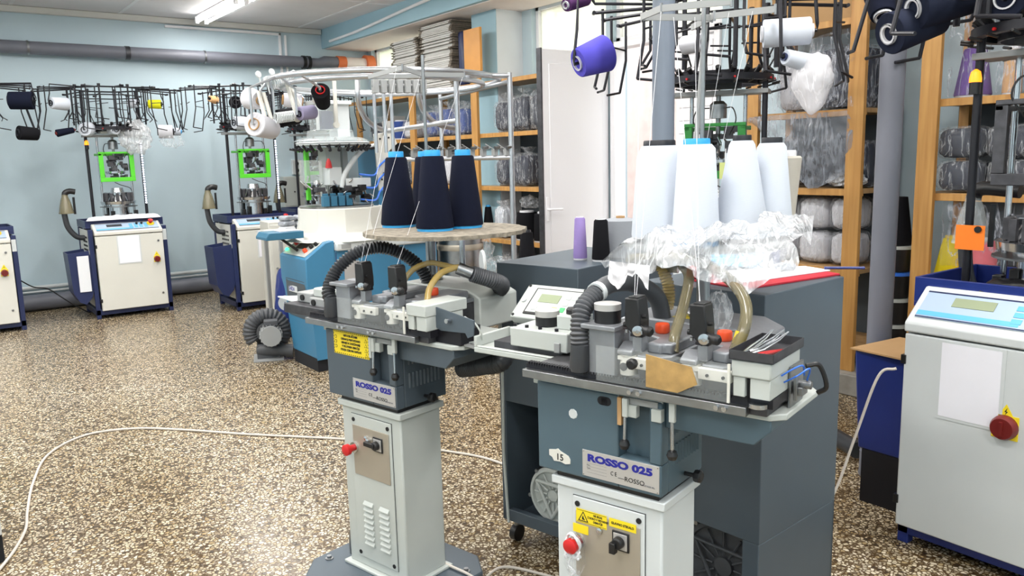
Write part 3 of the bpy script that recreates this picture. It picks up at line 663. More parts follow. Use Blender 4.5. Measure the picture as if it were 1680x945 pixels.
# cones hanging in the creels.  (bearing of the middle, plane Y or X, axis, length, r0, r1, yarn, tube, label)
HC = [
 (35, 165, 9.3, (1, -.35, .0), .23, .085, .085, 'navy', 'capb', 'fat navy yarn package hanging at the far left under the creel'),
 (46, 219, 9.35, (1, .3, -.08), .2, .07, .06, 'black', 'capb', 'black yarn package with red core hanging low at the far left'),
 (97, 170, 9.35, (-1, -.5, .02), .19, .065, .055, 'white', 'capb', 'white yarn cone hanging left in the creel of the second machine'),
 (107, 216, 9.4, (1, .15, .22), .19, .038, .028, 'navy', 'dred', 'slim navy yarn cone with red tube hanging at a slant'),
 (142, 212, 9.5, (-.5, -1, -.1), .15, .075, .065, 'white', 'capb', 'white yarn package over the second machine head, left one'),
 (186, 213, 9.5, (.3, -1, 0), .13, .048, .05, 'white', 'capb', 'small white yarn package over the second machine head, right one'),
 (219, 170, 9.6, (.9, -1, 0), .12, .05, .042, 'white', 'capb', 'white yarn cone high in the creel, left of the yellow cone'),
 (254, 171, 9.5, (1, -.4, -.03), .15, .046, .048, 'yellow', 'capb', 'lemon yellow yarn cone in the creel of the second machine'),
 (221, 212, 9.6, (.9, -.8, -.03), .15, .06, .055, 'white', 'capb', 'white yarn cone inside a thin plastic bag under the creel'),
 (272, 216, 9.5, (1, -.3, -.03), .17, .075, .07, 'ivory', 'capb', 'wide white yarn package hanging low between the two creels'),
 (289, 216, 9.62, (1, -.3, -.03), .12, .045, .04, 'white', 'cap', 'white yarn cone with blue tube end behind the wide white package'),
 (349, 163, 9.0, (-1, -.8, .1), .13, .045, .03, 'peach', 'capb', 'small peach yarn cone hanging in the third machine creel'),
 (386, 168, 8.9, (-.2, -1, 0), .09, .065, .065, 'black', 'capb', 'black yarn package seen end on in the third machine creel'),
 (396, 202, 8.8, (-1, -.3, .03), .2, .07, .065, 'white', 'capb', 'white yarn package hanging low in the third machine creel'),
]
for (px, py, Yp, ax, L, r0, r1, ym, tm, lb) in HC:
    c = sight(px, py, Y=Yp); a = Vector(ax).normalized()
    cone('yarn_cone', lb, c-a*(L/2), a, L, r0, r1, ym, tm, 'cones hanging in the back wall creels')
HX = [
 (972, 95, 3.0, (-.95, .22, -.32), .205, .098, .076, 'purple', 'cap_w', 'violet blue yarn cone hanging from the creel before the door'),
 (946, 3, 3.05, (.8, .1, .25), .2, .036, .036, 'plum', 'cap_w', 'slim plum yarn cone at the top edge above the violet cone'),
 (1291, 53, 3.35, (.66, -.75, .02), .235, .064, .06, 'white', 'cap_w', 'thick white yarn package hanging above the white plastic bag'),
 (1312, 100, 3.35, (-.92, .2, .16), .2, .045, .034, 'white', 'navy', 'white yarn cone with blue tube end wrapped in a plastic bag'),
 (1137, 72, 3.5, (.2, -1, .05), .14, .05, .046, 'ivory', 'capb', 'white yarn package with dark core seen end on behind the grey bars'),
 (1500, 42, 3.1, (.9, -.35, .28), .25, .078, .062, 'dusk', 'cap_w', 'dark slate yarn cone with open tube at the top right, lowest of three'),
 (1545, 4, 3.14, (.88, -.4, .2), .26, .08, .065, 'dusk', 'cap_w', 'dark slate yarn cone at the top edge, middle of three'),
 (1660, 0, 3.2, (-1, -.1, -.05), .16, .068, .068, 'dusk', 'cap_w', 'dark slate yarn cone at the top right corner'),
 (1445, 5, 3.3, (.4, .4, .8), .16, .05, .06, 'navy', 'cap_w', 'navy yarn cone at the top edge beside the slate cones'),
]
for (px, py, Xp, ax, L, r0, r1, ym, tm, lb) in HX:
    c = sight(px, py, X=Xp); a = Vector(ax).normalized()
    cone('yarn_cone', lb, c-a*(L/2), a, L, r0, r1, ym, tm, 'cones hanging in the window side creels')
def holder(c, a, L, owner, top):
    "rod from the creel down to the cone and a peg through its tube"
    inv = owner.matrix_world.inverted(); w = owner.matrix_world.translation; e = Vector(c)+Vector(a)*(L*.5+.015); f = Vector(c)-Vector(a)*(L*.5-.03)
    h = Vector((w.x-e.x, w.y-e.y, 0)); h = h.normalized() if h.length > 0 else h
    hb_ = MB(); hb_.tube([f, e, e+Vector((0, 0, .03)), Vector((e.x, e.y, (e.z+top)/2))+h*.02, Vector((e.x, e.y, top))+h*.03, Vector((w.x, w.y, top))-h*.3], .006 if owner in machines else .0085, 8)
    hb_.b.transform(inv); hb_.build('cone_holder', M['rod'], owner)
bpy.context.view_layer.update()
for (px, py, Yp, ax, L, *_) in HC:
    c = sight(px, py, Y=Yp); own = min(machines, key=lambda o: (o.location-Vector((c.x, c.y, 0))).length); holder(c, Vector(ax).normalized(), L, own, 2.44)
for (px, py, Xp, ax, L, *_) in HX:
    c = sight(px, py, X=Xp); own = min((protoB, mD), key=lambda o: (o.location-Vector((c.x, c.y, 0))).length); holder(c, Vector(ax).normalized(), L, own, 2.44)
def blob(name, m, c, s, label, cat, seedv=1, parent=None, amp=.25, freq=3, flat=True, group=None, sub=4, drip=0):
    "soft irregular closed shape: bags, bundles"
    bm = bmesh.new(); bmesh.ops.create_icosphere(bm, subdivisions=sub, radius=1)
    for v in bm.verts:
        d = v.co.normalized(); k = 1+amp*noise.noise(d*freq+Vector((seedv*3.1, 0, 0)))+amp*.5*noise.noise(d*freq*2.7+Vector((0, seedv*2.3, 0)))
        q = d*k
        if drip and q.z < 0: q.z *= 1+drip*max(0, 1-(q.x**2+q.y**2)*1.2)
        v.co = Vector((q.x*s[0], q.y*s[1], q.z*s[2]))
        if flat: v.co.z = max(v.co.z, -s[2]*.8)
    mb = MB(); mb.b.free(); mb.b = bm
    o = mb.build(name, m, parent, angle=60)
    o.location = c
    if label: tag(o, label, cat, group)
    return o
c = sight(1318, 112, X=3.35)
blob('plastic_bag', M['filmw'], c+Vector((.03, -.03, -.04)), (.05, .105, .105), 'thin white plastic bag drawn over the cone with the blue tube end', 'bag', 4, amp=.16, freq=1.6, flat=False, drip=.55)
c = sight(222, 225, Y=9.55); blob('plastic_bag', M['film2'], c, (.16, .1, .17), 'clear plastic bag around the white cone under the second creel', 'bag', 5, amp=.3, flat=False)
c = sight(282, 232, Y=9.45); blob('plastic_bag', M['film'], c, (.12, .07, .07), 'wisp of clear plastic hanging under the wide white package', 'bag', 6, amp=.3, flat=False)

# ------------------------------------------------------------------ toe-closing (linking) machines on pedestals
def lever(parent, x, y, zt, zb, tilt=0):
    lv = MB().box(x-.008, x+.008, y-.012, y, zt-.05, zt).build('lever_arm', M['grye'], parent, bevel=.002)
    MB().cyl((x, y-.008, zt-.05), (x+tilt, y-.012, zb+.01), .0042, seg=8).build('lever_rod', M['chrome'], lv)
    MB().lathe([(.002, -.014), (.01, -.011), (.0145, 0), (.011, .01), (.004, .014)], (x+tilt, y-.012, zb), seg=18).build('ball_knob', M['black'], lv)
def sensor_head(parent, x, y, z, s=1):
    h = MB().prism([(x-.021, z+.02), (x+.012, z-.01), (x+.024, z+.01), (x+.024, z+.04), (x+.018, z+.092), (x-.021, z+.092)], y-.016, y+.034, 'y').build('yarn_brake', M['black'], parent, bevel=.004)
    MB().box(x-.012, x+.016, y-.012, y+.03, z+.09, z+.096).build('cover_cap', M['black'], h, bevel=.002)
    w = MB().lathe([(.012, 0), (.0135, .002), (.0135, .009), (.006, .011)], (x+.018, y-.017, z+.012), (.5, -1, 0), seg=20).lathe([(.004, .011), (.004, .018)], (x+.018, y-.017, z+.012), (.5, -1, 0), seg=10)
    w.build('tension_disc', M['chrome'], h)
    k = MB().cyl((x+.02, y-.005, z+.018), (x+.05, y-.02, z+.014), .009, seg=14).lathe([(.013, 0), (.013, .012), (.007, .018)], (x+.045, y-.02, z+.014), (1, -.3, 0), seg=14).cyl((x+.02, y+.0, z+.045), (x+.034, y+.0, z+.047), .005).cyl((x-.03, y, z+.02), (x-.02, y, z+.02), .007)
    k.build('knob_cluster', M['black'], h)
    MB().box(x+.0, x+.026, y-.012, y+.02, z-.045, z-.004).build('post_block', M['cast'], parent, bevel=.002)
    MB().box(x-.004, x+.03, y-.016, y+.024, z-.006, z+.002).build('clamp_plate', M['rod'], parent, bevel=.001)
    cl = MB()
    for a in (-.012, .012, .03): cl.cyl((x+a, y-.018, z+.004), (x+a, y-.018, z+.012), .0045, seg=8)
    cl.split('clip_screw', M['chrome'], parent)
def sew_head(parent, x, front=-.115, full=True):
    "one cast sewing head: stepped casting, cream throat block, round port, orange oil cap"
    c = MB().prism([(x, front), (x+.055, front), (x+.082, front+.03), (x+.082, .22), (x, .22)], 1.085, 1.10, 'z').build('head_casting', M['cast'], parent, bevel=.003)
    MB().prism([(x+.012, front+.03), (x+.05, front+.03), (x+.056, front+.04), (x+.075, front+.045), (x+.075, .17), (x-.03, .17), (x-.03, .0), (x+.012, -.02)], 1.10, 1.128, 'z').build('casting_lid', M['cast'], c, bevel=.005)
    MB().box(x, x+.08, front+.01, .2, 1.0, 1.085).build('casting_body', M['dcast'], c, bevel=.002)
    MB().box(x-.005, x+.078, front-.012, front+.005, 1.066, 1.094).build('throat_block', M['cream'], c, bevel=.002)
    sw = MB()
    for a in (.02, .06): sw.cyl((x+a, front-.012, 1.078), (x+a, front-.016, 1.078), .004, seg=8)
    sw.split('screw', M['ink'], c)
    v = MB().lathe([(.023, 1.045), (.024, 1.07), (.021, 1.092), (.024, 1.096)], (x-.028, front+.01, 0), seg=22).box(x-.051, x-.005, front-.01, front+.035, 1.084, 1.094)
    v.build('cutter_housing', M['cream'], c)
    MB().lathe([(.0105, 0), (.0105, .003)], (x-.03, front-.0145, 1.068), (0, -1, 0), seg=18).build('port', M['dcast'], c)
    MB().prism([(-.02, 1.097), (.03, 1.097), (.03, 1.125), (.012, 1.125), (-.02, 1.108)], x-.053, x-.01, 'x', Matrix.Translation((0, front+.01, 0))).build('wedge_cover', M['cast'], c, bevel=.003)
    oc = MB().lathe([(.016, 0), (.0185, .003), (.0195, .005), (.0195, .022), (.0175, .026), (.002, .027)], (x-.006 if full else x+.03, .035, 1.1275), seg=14)
    oc.build('oil_cap', M['ordial'], c)
def make_linker(full, dx):
    """full: the near machine with tray, keypad and two motor cans; dx: where its heads sit along the bed"""
    r = thing('linking_machine', '', 'sewing machine')
    sm_ = M['slate2'] if full else M['slate']; pm_ = M['whe'] if full else M['grye']
    # floor plate and pedestal
    MB().prism([(-.20, -.30), (.20, -.30), (.30, -.18), (.30, .16), (.2, .24), (-.2, .24), (-.3, .16), (-.3, -.18)], 0.02, .05, 'z').build('base_plate', M['slate'], r, bevel=.006)
    ft = MB()
    for x, y in ((-.24, -.2), (.24, -.2), (-.24, .15), (.24, .15)): ft.cyl((x, y, 0), (x, y, .02), .03)
    ft.split('foot', M['rubber'], r)
    bl = MB()
    for x, y in ((-.25, -.14), (.25, -.14), (-.25, .12), (.25, .12)): bl.lathe([(.016, .05), (.016, .054), (.009, .055), (.009, .064)], (x, y, 0), seg=14)
    bl.split('bolt', M['steel'], r)
    MB().tube(smoothpath([(-.215, -.05, .05), (-.215, -.05, .12), (-.205, -.04, .155), (-.16, -.02, .165)], 6), .013, 12).build('handle_tube', M['steel'], r)
    MB().box(-.182, .182, -.118, .118, .05, .062).build('pedestal_rim', pm_, r, bevel=.003)
    pd = MB().box(-.165, .165, -.098, .098, .06, .70).build('pedestal', pm_, r, bevel=.006)
    MB().box(-.176, .176, -.109, .109, .692, .716).build('pedestal_cap', pm_, r, bevel=.003)
    MB().box(-.16, .155, -.1, .1, .716, .732).build('gasket', M['black'], r)
    dr = MB().box(-.108, .116, -.104, -.098, .100, .668).build('access_door', pm_, pd, bevel=.0015)
    MB().box(-.1095, .1175, -.0995, -.0978, .0985, .6695).build('door_gap', M['ink'], pd, smooth=False)
    sc = MB()
    for x in (-.092, .1):
        for z in (.117, .648): sc.cyl((x, -.104, z), (x, -.1065, z), .008, seg=14)
    sc.split('door_screw', M['ink'], dr)
    ip = MB().box(-.097, .105, -.1075, -.104, .435, .628).build('switch_panel', M['beige'], dr, bevel=.001)
    lv = MB()
    for cx in (-.055, .035):
        for k in range(8):
            z = .335-k*.0225
            lv.prism([(-.104, z), (-.113, z-.012), (-.113, z-.016), (-.104, z-.016)], cx, cx+.052, 'x')
    lv.split('louver', pm_, dr, smooth=False)
    e = Vector((-.088, -.1075, .54))
    MB().cyl(e, e+Vector((0, -.008, 0)), .021, seg=20).build('stop_button_collar', M['chrome'], ip)
    MB().tube([e+Vector((0, -.008, 0)), e+Vector((0, -.03, 0)), e+Vector((0, -.031, 0)), e+Vector((0, -.046, 0)), e+Vector((0, -.05, 0))], [.012, .013, .021, .0215, .015], 24).build('stop_button', M['red'], ip)
    b = MB().box(.022, .074, -.112, -.1075, .55, .605).build('switch_base', M['black'], ip, bevel=.002)
    MB().box(.027, .069, -.1135, -.112, .555, .6).build('switch_plate', M['plate'], b, bevel=.001)
    sk = MB().lathe([(.017, 0), (.016, .015), (.012, .018)], (.046, -.1135, .577), (0, -1, 0), seg=20)
    if full: sk.box(.028, .046, -.14, -.122, .55, .58, Matrix.Translation((0, 0, 0)))
    else: sk.box(-.005, .05, -.135, -.12, .57, .586)
    sk.build('switch_knob', M['black'], b, bevel=.002)
    MB().lathe([(.009, 0), (.009, .006), (.006, .008)], (-.018, -.1075, .59), (0, -1, 0), seg=16).build('key_lock', M['chrome'], ip)
    if not full:
        MB().lathe([(.009, 0), (.009, .012), (.006, .014)], (-.002, -.1075, .585), (0, -1, 0), seg=16).build('key_lock', M['chrome'], ip)
    else:
        rx = (PI/2, 0, 0)
        y1 = MB().box(-.094, .004, -.1085, -.1075, .597, .637).build('warning_label', M['ylab'], ip, smooth=False)
        MB().prism([(-.088, .602), (-.054, .602), (-.071, .632)], -.1087, -.1085, 'y').build('triangle_border', M['ink'], y1, smooth=False)
        MB().prism([(-.083, .605), (-.059, .605), (-.071, .627)], -.1089, -.1087, 'y').build('triangle_fill', M['ylab'], y1, smooth=False)
        MB().prism([(-.074, .607), (-.064, .607), (-.069, .613), (-.071, .621), (-.075, .612)], -.1091, -.1089, 'y').build('triangle_mark', M['ink'], y1, smooth=False)
        fb = MB(); 
        for a in ((-.091, .002, .5995, .6005), (-.091, .002, .6335, .6345)): fb.box(a[0], a[1], -.1089, -.1086, a[2], a[3])
        fb.build('label_frame', M['ink'], y1, smooth=False)
        for i, t_ in enumerate(('NE SEGAJ', 'Z ROKO V NEVARNO', 'OBMOČJE')):
            text('label_text', t_, .0085, M['ink'], y1, (-.024, -.1087, .6245-i*.0095), rx, sx=.8, align='CENTER', bold=.0002)
        y2 = MB().box(.012, .094, -.1085, -.1075, .612, .636).build('switch_label', M['ylab'], ip, smooth=False)
        text('label_text', 'GLAVNO STIKALO', .0095, M['ink'], y2, (.053, -.1087, .6205), rx, sx=.88, align='CENTER', bold=.0003)
        MB().box(-.105, -.055, -.1085, -.1075, .565, .59).build('button_label', M['ylab'], ip, smooth=False)
    # steel blue body with the lever recess
    z0, z1 = .732, .985
    bd = MB().box(-.215, .045, -.115, .13, z0, z1).box(.045, .17, -.075, .13, z0, z1).box(.045, .17, -.115, -.075, z0, .818).box(.135, .17, -.115, -.075, .818, z1)
    bd.build('body', sm_, r, bevel=.004)
    lvb = MB()
    for k in range(9):
        y = -.055+k*.018
        lvb.prism([(.17, y), (.176, y+.004), (.17, y+.009)], .80, .855, 'z')
        lvb.prism([(.17, y), (.176, y+.004), (.17, y+.009)], .885, .935, 'z')
    lvb.build('side_louver', sm_, r, smooth=False)
    MB().cyl((.17, .02, .755), (.205, .02, .755), .006, seg=8).lathe([(.016, 0), (.018, .006), (.018, .016), (.012, .02)], (.2, .02, .755), (1, 0, 0), seg=8).build('clamp_knob', M['black'], r)
    # name plate
    np_ = MB().box(-.066, .165, -.117, -.115, .742, .816).build('name_plate', M['plate'], r, bevel=.0006)
    rx = (PI/2, 0, 0); yy = -.1174
    text('plate_text', 'ROSSO 025', .0265, M['inkb'], np_, (-.05, yy, .787), rx, sx=1.5, bold=.0014)
    text('plate_text', '—ROSSO', .018, M['ink'], np_, (.045, yy, .755), rx, sx=1.05)
    text('plate_text', 'INDUSTRIES SRL', .006, M['inkg'], np_, (.110, yy, .754), rx)
    text('plate_text', 'C E', .016, M['ink'], np_, (.022, yy, .762), rx, sx=.8)
    sl = MB()
    for k in range(4): sl.box(-.052, .01, -.1173, -.1169, .7795-k*.0085, .780-k*.0085)
    sl.build('plate_line', M['inkg'], np_, smooth=False)
    text('plate_text', 'Matr.', .0055, M['inkg'], np_, (-.052, yy, .7735), rx); text('plate_text', 'Type', .0055, M['inkg'], np_, (-.052, yy, .765), rx)
    rv = MB()
    for x in (-.062, .161):
        for z in (.746, .812): rv.cyl((x, -.117, z), (x, -.1185, z), .0018, seg=8)
    rv.split('rivet', M['chrome'], np_)
    if full:
        MB().prism([(-.176, .792), (-.155, .796), (-.147, .800), (-.138, .794), (-.112, .785), (-.106, .776), (-.106, .764), (-.122, .760), (-.138, .764), (-.16, .762), (-.166, .772), (-.176, .776)], -.1175, -.115, 'y').build('number_tag', M['cream'], r, smooth=False)
        text('tag_text', '15', .026, M['ink'], r, (-.14, -.1178, .768), rx, align='CENTER', bold=.0004)
        MB().lathe([(.0145, 0), (.013, .002)], (-.096, -.115, .909), (0, -1, 0), seg=9).build('round_sticker', M['whe'], r)
        MB().cyl((-.006, -.115, .962), (-.006, -.1158, .962), .012).cyl((.012, -.115, .962), (.012, -.1158, .962), .012).box(-.006, .012, -.1158, -.115, .95, .974).build('access_hole', M['dark'], r)
    else:
        w = MB().box(-.165, .035, -.117, -.115, .897, .985).build('warning_plate', M['ylab'], r, smooth=False)
        dm = MB()
        for k in range(17):
            x = -.162+k*.0117; dm.box(x, x+.006, -.1173, -.1169, .980, .983); dm.box(x, x+.006, -.1173, -.1169, .899, .902)
        for k in range(7):
            z = .903+k*.0112; dm.box(-.1635, -.1615, -.1173, -.1169, z, z+.006); dm.box(.0315, .0335, -.1173, -.1169, z, z+.006)
        dm.build('dashed_border', M['ink'], w, smooth=False)
        rows = ['NEPOOBLAŠČENIM', 'OSEBAM JE PREPOVEDANO', 'GIBANJE IN ZADRŽEVANJE', 'V DELOVNEM OBMOČJU', 'STROJA OZIROMA NAPRAVE']
        for i, t_ in enumerate(rows): text('warning_text', t_, .0115, M['ink'], w, (-.066, -.1173, .966-i*.0135), rx, sx=.8, align='CENTER', bold=.0004)
        tg = MB()
        for z in (.963, .945, .927, .909): tg.prism([(.012, z-.006), (.028, z-.006), (.02, z+.008)], -.1174, -.1169, 'y')
        for z in (.961, .943, .925): tg.lathe([(.0065, 0), (.0065, .0004)], (-.152, -.1170, z), (0, -1, 0), seg=14)
        tg.build('warning_symbol', M['ink'], w, smooth=False)
        ty = MB()
        for z in (.963, .945, .927, .909): ty.prism([(.0145, z-.0045), (.0255, z-.0045), (.02, z+.0055)], -.1178, -.1174, 'y')
        for z in (.961, .943, .925): ty.lathe([(.0045, 0), (.0045, .0004)], (-.152, -.1174, z), (0, -1, 0), seg=14)
        ty.build('symbol_fill', M['ylab'], w, smooth=False)
    # recess hardware and levers
    x0 = .02 if not full else .03
    hb = MB().box(.045, .16, -.118, -.108, .968, .985).build('lever_bracket', M['flat'], r, bevel=.001)
    for x in (.075, .145): MB().box(x, x+.028, -.125, -.105, .935, .968).build('bracket_block', M['grye'], hb, bevel=.002)
    MB().box(.05, .062, -.13, -.118, .91, .985, Matrix.Rotation(0, 4, 'Y')).build('bent_strip', M['grye'] if not full else M['card'], hb, bevel=.001)
    lever(r, .073, -.12, .985, .862); lever(r, .185 if not full else .205, -.12, .995, .862, .003)
    # table and skirt
    tp = [(-.23, -.105), (.44, -.105), (.47, -.075), (.47, .15), (.44, .19), (-.23, .19)]
    MB().prism(tp, .984, 1.0, 'z').build('table', M['grye'], r, bevel=.003)
    sk = MB().prism([(.17, .984), (.44, .984), (.44, .955), (.40, .915), (.17, .915)], -.095, .17, 'y').build('table_skirt', sm_, r, bevel=.003)
    MB().box(-.23, .17, -.112, -.104, .975, .992).build('edge_rail', M['grye'], r, bevel=.002)
    # bed: rail, needle chain, bracket bolts
    xa, xb = -.24+dx*.6, .40+dx
    MB().box(xa, xb, -.150, -.129, 1.0, 1.022).build('guide_rail', M['steel'], r, bevel=.0015)
    MB().box(xa-.004, xb+.04, -.125, .13, 1.0, 1.022).build('bed', M['dcast'], r, bevel=.002)
    ch = MB(); n = int((xb-xa-.01)/.0085)
    for k in range(n): ch.box(xa+.004+k*.0085, xa+.0095+k*.0085, -.1295, -.112, 1.030, 1.040)
    ch.build('needle_chain', M['rod'], r, smooth=False)
    MB().box(xa, xb, -.1285, -.109, 1.02, 1.034).build('chain_bed', M['rod'], r)
    br = MB()
    for x in ((-.0, .025, .17, .195) if not full else (.1, .125, .33, .35)): br.cyl((x+dx, -.150, 1.012), (x+dx, -.158, 1.012), .006, seg=12)
    br.split('rail_bolt', M['chrome'], r)
    # sewing heads, brakes
    for x in ((.10, .275)): sew_head(r, x+dx, full=full)
    for x in (.085, .262): sensor_head(r, x+dx, -.10, 1.152)
    # acrylic finger guard
    g = MB().box(.005+dx, .362+dx, -.158, -.1565, 1.03, 1.122).build('finger_guard', M['acry'], r, smooth=False)
    MB().box(.358+dx, .364+dx, -.160, -.155, 1.03, 1.122).build('guard_edge', M['cream'], g)
    if full:
        MB().prism([(.15, 1.118), (.27, 1.102), (.285, 1.062), (.235, 1.034), (.15, 1.036)], -.1615, -.1585, 'y').build('stained_film', M['amber'], g, smooth=False)
        MB().lathe([(.012, 0), (.014, .006), (.014, .016), (.01, .02)], (.115, -.158, 1.09), (0, -1, 0), seg=10).build('guard_knob', M['black'], g)
    # end box at the right
    ex0, ex1 = .362+dx, .455+dx
    bz = MB().box(ex0, ex1, -.148, .05, 1.092, 1.132).build('end_cover', M['grye'], r, bevel=.004)
    MB().box(ex0+.004, ex0+.032, -.144, .03, 1.045, 1.092).box(ex0+.044, ex1-.002, -.144, .03, 1.045, 1.092).build('end_block', M['grye'], r, bevel=.002)
    MB().box(ex0+.032, ex0+.044, -.13, .03, 1.03, 1.092).box(ex0, ex1, -.13, .03, 1.022, 1.045).build('end_slot', M['rod'], r)
    if full:
        ty_ = MB(); a, b, c, d = ex0-.004, ex1+.006, -.152, .055; zt = 1.133
        ty_.box(a, b, c, d, zt, zt+.002).box(a, b, c, c+.0015, zt, zt+.022).box(a, b, d-.0015, d, zt, zt+.022).box(a, a+.0015, c, d, zt, zt+.022).box(b-.0015, b, c, d, zt, zt+.022)
        ty_.build('tray', M['dcast'], r, smooth=False)
        MB().box(ex1+.0, ex1+.006, -.03, .06, 1.0, 1.10).build('side_plate', M['steel'], r, bevel=.001)
        MB().cyl((ex1-.03, -.14, 1.026), (ex1-.03, -.14, 1.036), .022, seg=20).build('pulley', M['chrome'], r)
        mc = MB()
        mc.cyl((ex1+.006, .0, 1.055), (ex1+.045, .0, 1.055), .01).box(ex1+.008, ex1+.03, -.02, .02, 1.03, 1.05).box(ex1+.012, ex1+.02, -.03, -.02, 1.02, 1.08)
        mc.build('switch_gear', M['steel'], r, bevel=.001)
        wr = MB()
        wr.tube(smoothpath([(ex1+.0, -.08, 1.09), (ex1+.02, -.07, 1.105), (ex1+.035, -.04, 1.11), (ex1+.03, -.01, 1.08)], 6), .0022, 6)
        wr.tube(smoothpath([(ex1+.0, -.06, 1.07), (ex1+.03, -.06, 1.09), (ex1+.045, -.02, 1.1), (ex1+.03, .01, 1.06)], 6), .0022, 6)
        wr.build('cable', M['bluel'], r)
        MB().tube(smoothpath([(ex1+.03, .0, 1.10), (ex1+.055, .02, 1.10), (ex1+.07, .03, 1.05), (ex1+.05, .03, 1.03)], 6), .006, 8).build('thick_cable', M['black'], r)
    else:
        MB().prism([(ex1-.02, 1.125), (ex1+.01, 1.12), (ex1+.17, 1.095), (ex1+.165, 1.045), (ex1+.14, 1.035), (ex1+.13, 1.05), (ex1+.02, 1.045), (ex1-.02, 1.06)], -.10, -.095, 'y').build('side_plate', M['slate'], r, smooth=False)
        MB().cyl((ex1+.065, -.10, 1.085), (ex1+.065, -.12, 1.085), .008, seg=12).build('plate_knob', M['chrome'], r)
        MB().tube(smoothpath([(ex1+.12, -.09, 1.10), (ex1+.17, -.09, 1.08), (ex1+.175, -.07, 1.03), (ex1+.1, -.05, 1.005)], 6), .003, 6).build('cable', M['grye'], r)
        MB().box(ex1-.04, ex1+.1, -.09, .0, 1.0, 1.05).build('drive_block', M['rod'], r, bevel=.002)
    # left end: bracket blocks and thin plate
    if full:
        MB().box(-.56, -.20, .02, .20, .992, 1.010).build('side_arm', M['grye'], r, bevel=.003)
        MB().box(-.56, -.548, .02, .20, 1.01, 1.045).box(-.548, -.42, .19, .20, 1.01, 1.045).box(-.548, -.21, .02, .032, 1.01, 1.016).build('arm_lip', M['grye'], r, bevel=.003)
        MB().box(-.42, -.21, .03, .17, 1.03, 1.088).build('left_gearbox', M['grye'], r, bevel=.004)
        MB().box(-.50, -.24, .05, .18, 1.01, 1.032).build('gearbox_base', M['dcast'], r)
        MB().box(-.252, -.232, .022, .03, 1.03, 1.06).build('latch', M['flat'], r, bevel=.002)
        MB().box(-.28, -.20, .08, .16, 1.088, 1.13).build('bracket_block', M['grye'], r, bevel=.003)
        bt = MB()
        for x in (-.415, -.37, -.32, -.26): bt.cyl((x, .05, 1.088), (x, .05, 1.096), .006, seg=8)
        bt.split('bolt', M['rod'], r)
        MB().cyl((-.335, .11, 1.09), (-.335, .11, 1.118), .037, seg=28).build('motor_can', M['black'], r)
        MB().cyl((-.335, .11, 1.118), (-.335, .11, 1.136), .0375, seg=28).build('motor_cap', M['plate'], r)
        MB().lathe([(.022, 1.12), (.024, 1.125), (.024, 1.143), (.02, 1.148)], (-.25, .13, 0), seg=18).build('hand_knob', M['black'], r)
        MB().prism([(-.67, .055), (-.56, .03), (-.56, .10), (-.63, .085)], .998, 1.004, 'z').build('side_shelf', M['flat'], r, bevel=.001)
    else:
        MB().prism([(-.74, .03), (-.47, -.03), (-.45, .1), (-.66, .1)], 1.03, 1.036, 'z').build('side_shelf', M['whe'], r, bevel=.001)
        MB().box(-.48, -.38, -.05, .06, 1.05, 1.09).box(-.37, -.22, -.07, .05, 1.045, 1.08).build('slide_block', M['flat'], r, bevel=.004)
        MB().box(-.37, -.22, -.05, .1, 1.08, 1.115).build('slide_cover', M['grye'], r, bevel=.006)
        MB().box(-.5, -.2, -.1, .1, 1.012, 1.05).build('slide_base', M['dcast'], r, bevel=.003)
        MB().cyl((-.44, -.05, 1.07), (-.44, -.056, 1.07), .012).cyl((-.34, -.07, 1.062), (-.34, -.076, 1.062), .012).build('bore', M['ink'], r)
    # post with motor can between hose and heads
    px_ = .0+dx
    MB().box(px_-.035, px_+.042, -.128, -.05, 1.02, 1.158).build('column_block', M['cast'], r, bevel=.002)
    MB().box(px_-.05, px_+.052, -.145, -.03, 1.158, 1.17).build('flange', M['cast'], r, bevel=.002)
    if full:
        MB().cyl((px_, -.09, 1.17), (px_, -.09, 1.204), .035, seg=28).build('motor_can', M['black'], r)
        MB().cyl((px_, -.09, 1.204), (px_, -.09, 1.22), .0355, seg=28).build('motor_cap', M['plate'], r)
    # hose foot and ribbed extraction hose
    hx = -.06+dx
    MB().tube([(hx, -.135, 1.04), (hx, -.135, 1.05), (hx, -.13, 1.11)], [.024, .027, .026], 18).build('hose_foot', M['rubber'], r)
    if full:
        P = [(hx, -.13, 1.10), (hx-.005, -.125, 1.15), (hx-.01, -.10, 1.20), (hx-.005, -.04, 1.235)]
        ribbed(MB(), P, .0265, .011, .005, 16).build('ribbed_hose', M['ghose'], r)
        P2 = [P[-1], (hx+.0, .03, 1.25), (hx+.02, .12, 1.24), (hx+.05, .2, 1.19), (hx+.06, .23, 1.10)]
        MB().tube(smoothpath(P2, 8), .026, 18).build('smooth_hose', M['ghose'], r)
        MB().tube([Vector(P[-1])+Vector((0, -.004, -.001)), Vector(P[-1])+Vector((0, .012, .002))], .0285, 18).build('hose_clip', M['whe'], r)
    else:
        P = [(hx, -.13, 1.09), (hx-.03, -.12, 1.13), (hx-.04, -.07, 1.2), (hx+.0, -.0, 1.262), (hx+.05, .08, 1.275), (hx+.10, .16, 1.235), (hx+.13, .22, 1.16), (hx+.14, .24, 1.05)]
        ribbed(MB(), P, .0255, .0125, .0065, 16).build('ribbed_hose', M['rubber'], r)
    # grey machine housing behind the heads
    MB().prism([(-.16, .985), (.30, .985), (.30, 1.10), (.24, 1.125), (-.10, 1.13), (-.16, 1.10)], .19, .40, 'y').build('rear_housing', M['cast'] if full else M['grye'], r, bevel=.006)
    if full:
        MB().box(.02, .1, .24, .3, 1.1265, 1.1285, Matrix.Rotation(math.radians(0), 4, 'Y')).build('yellow_sticker', M['ylab'], r)
    return r
L1 = make_linker(True, 0); L1.location = (1.507, 1.522, 0); L1.rotation_euler.z = math.radians(-74.4)
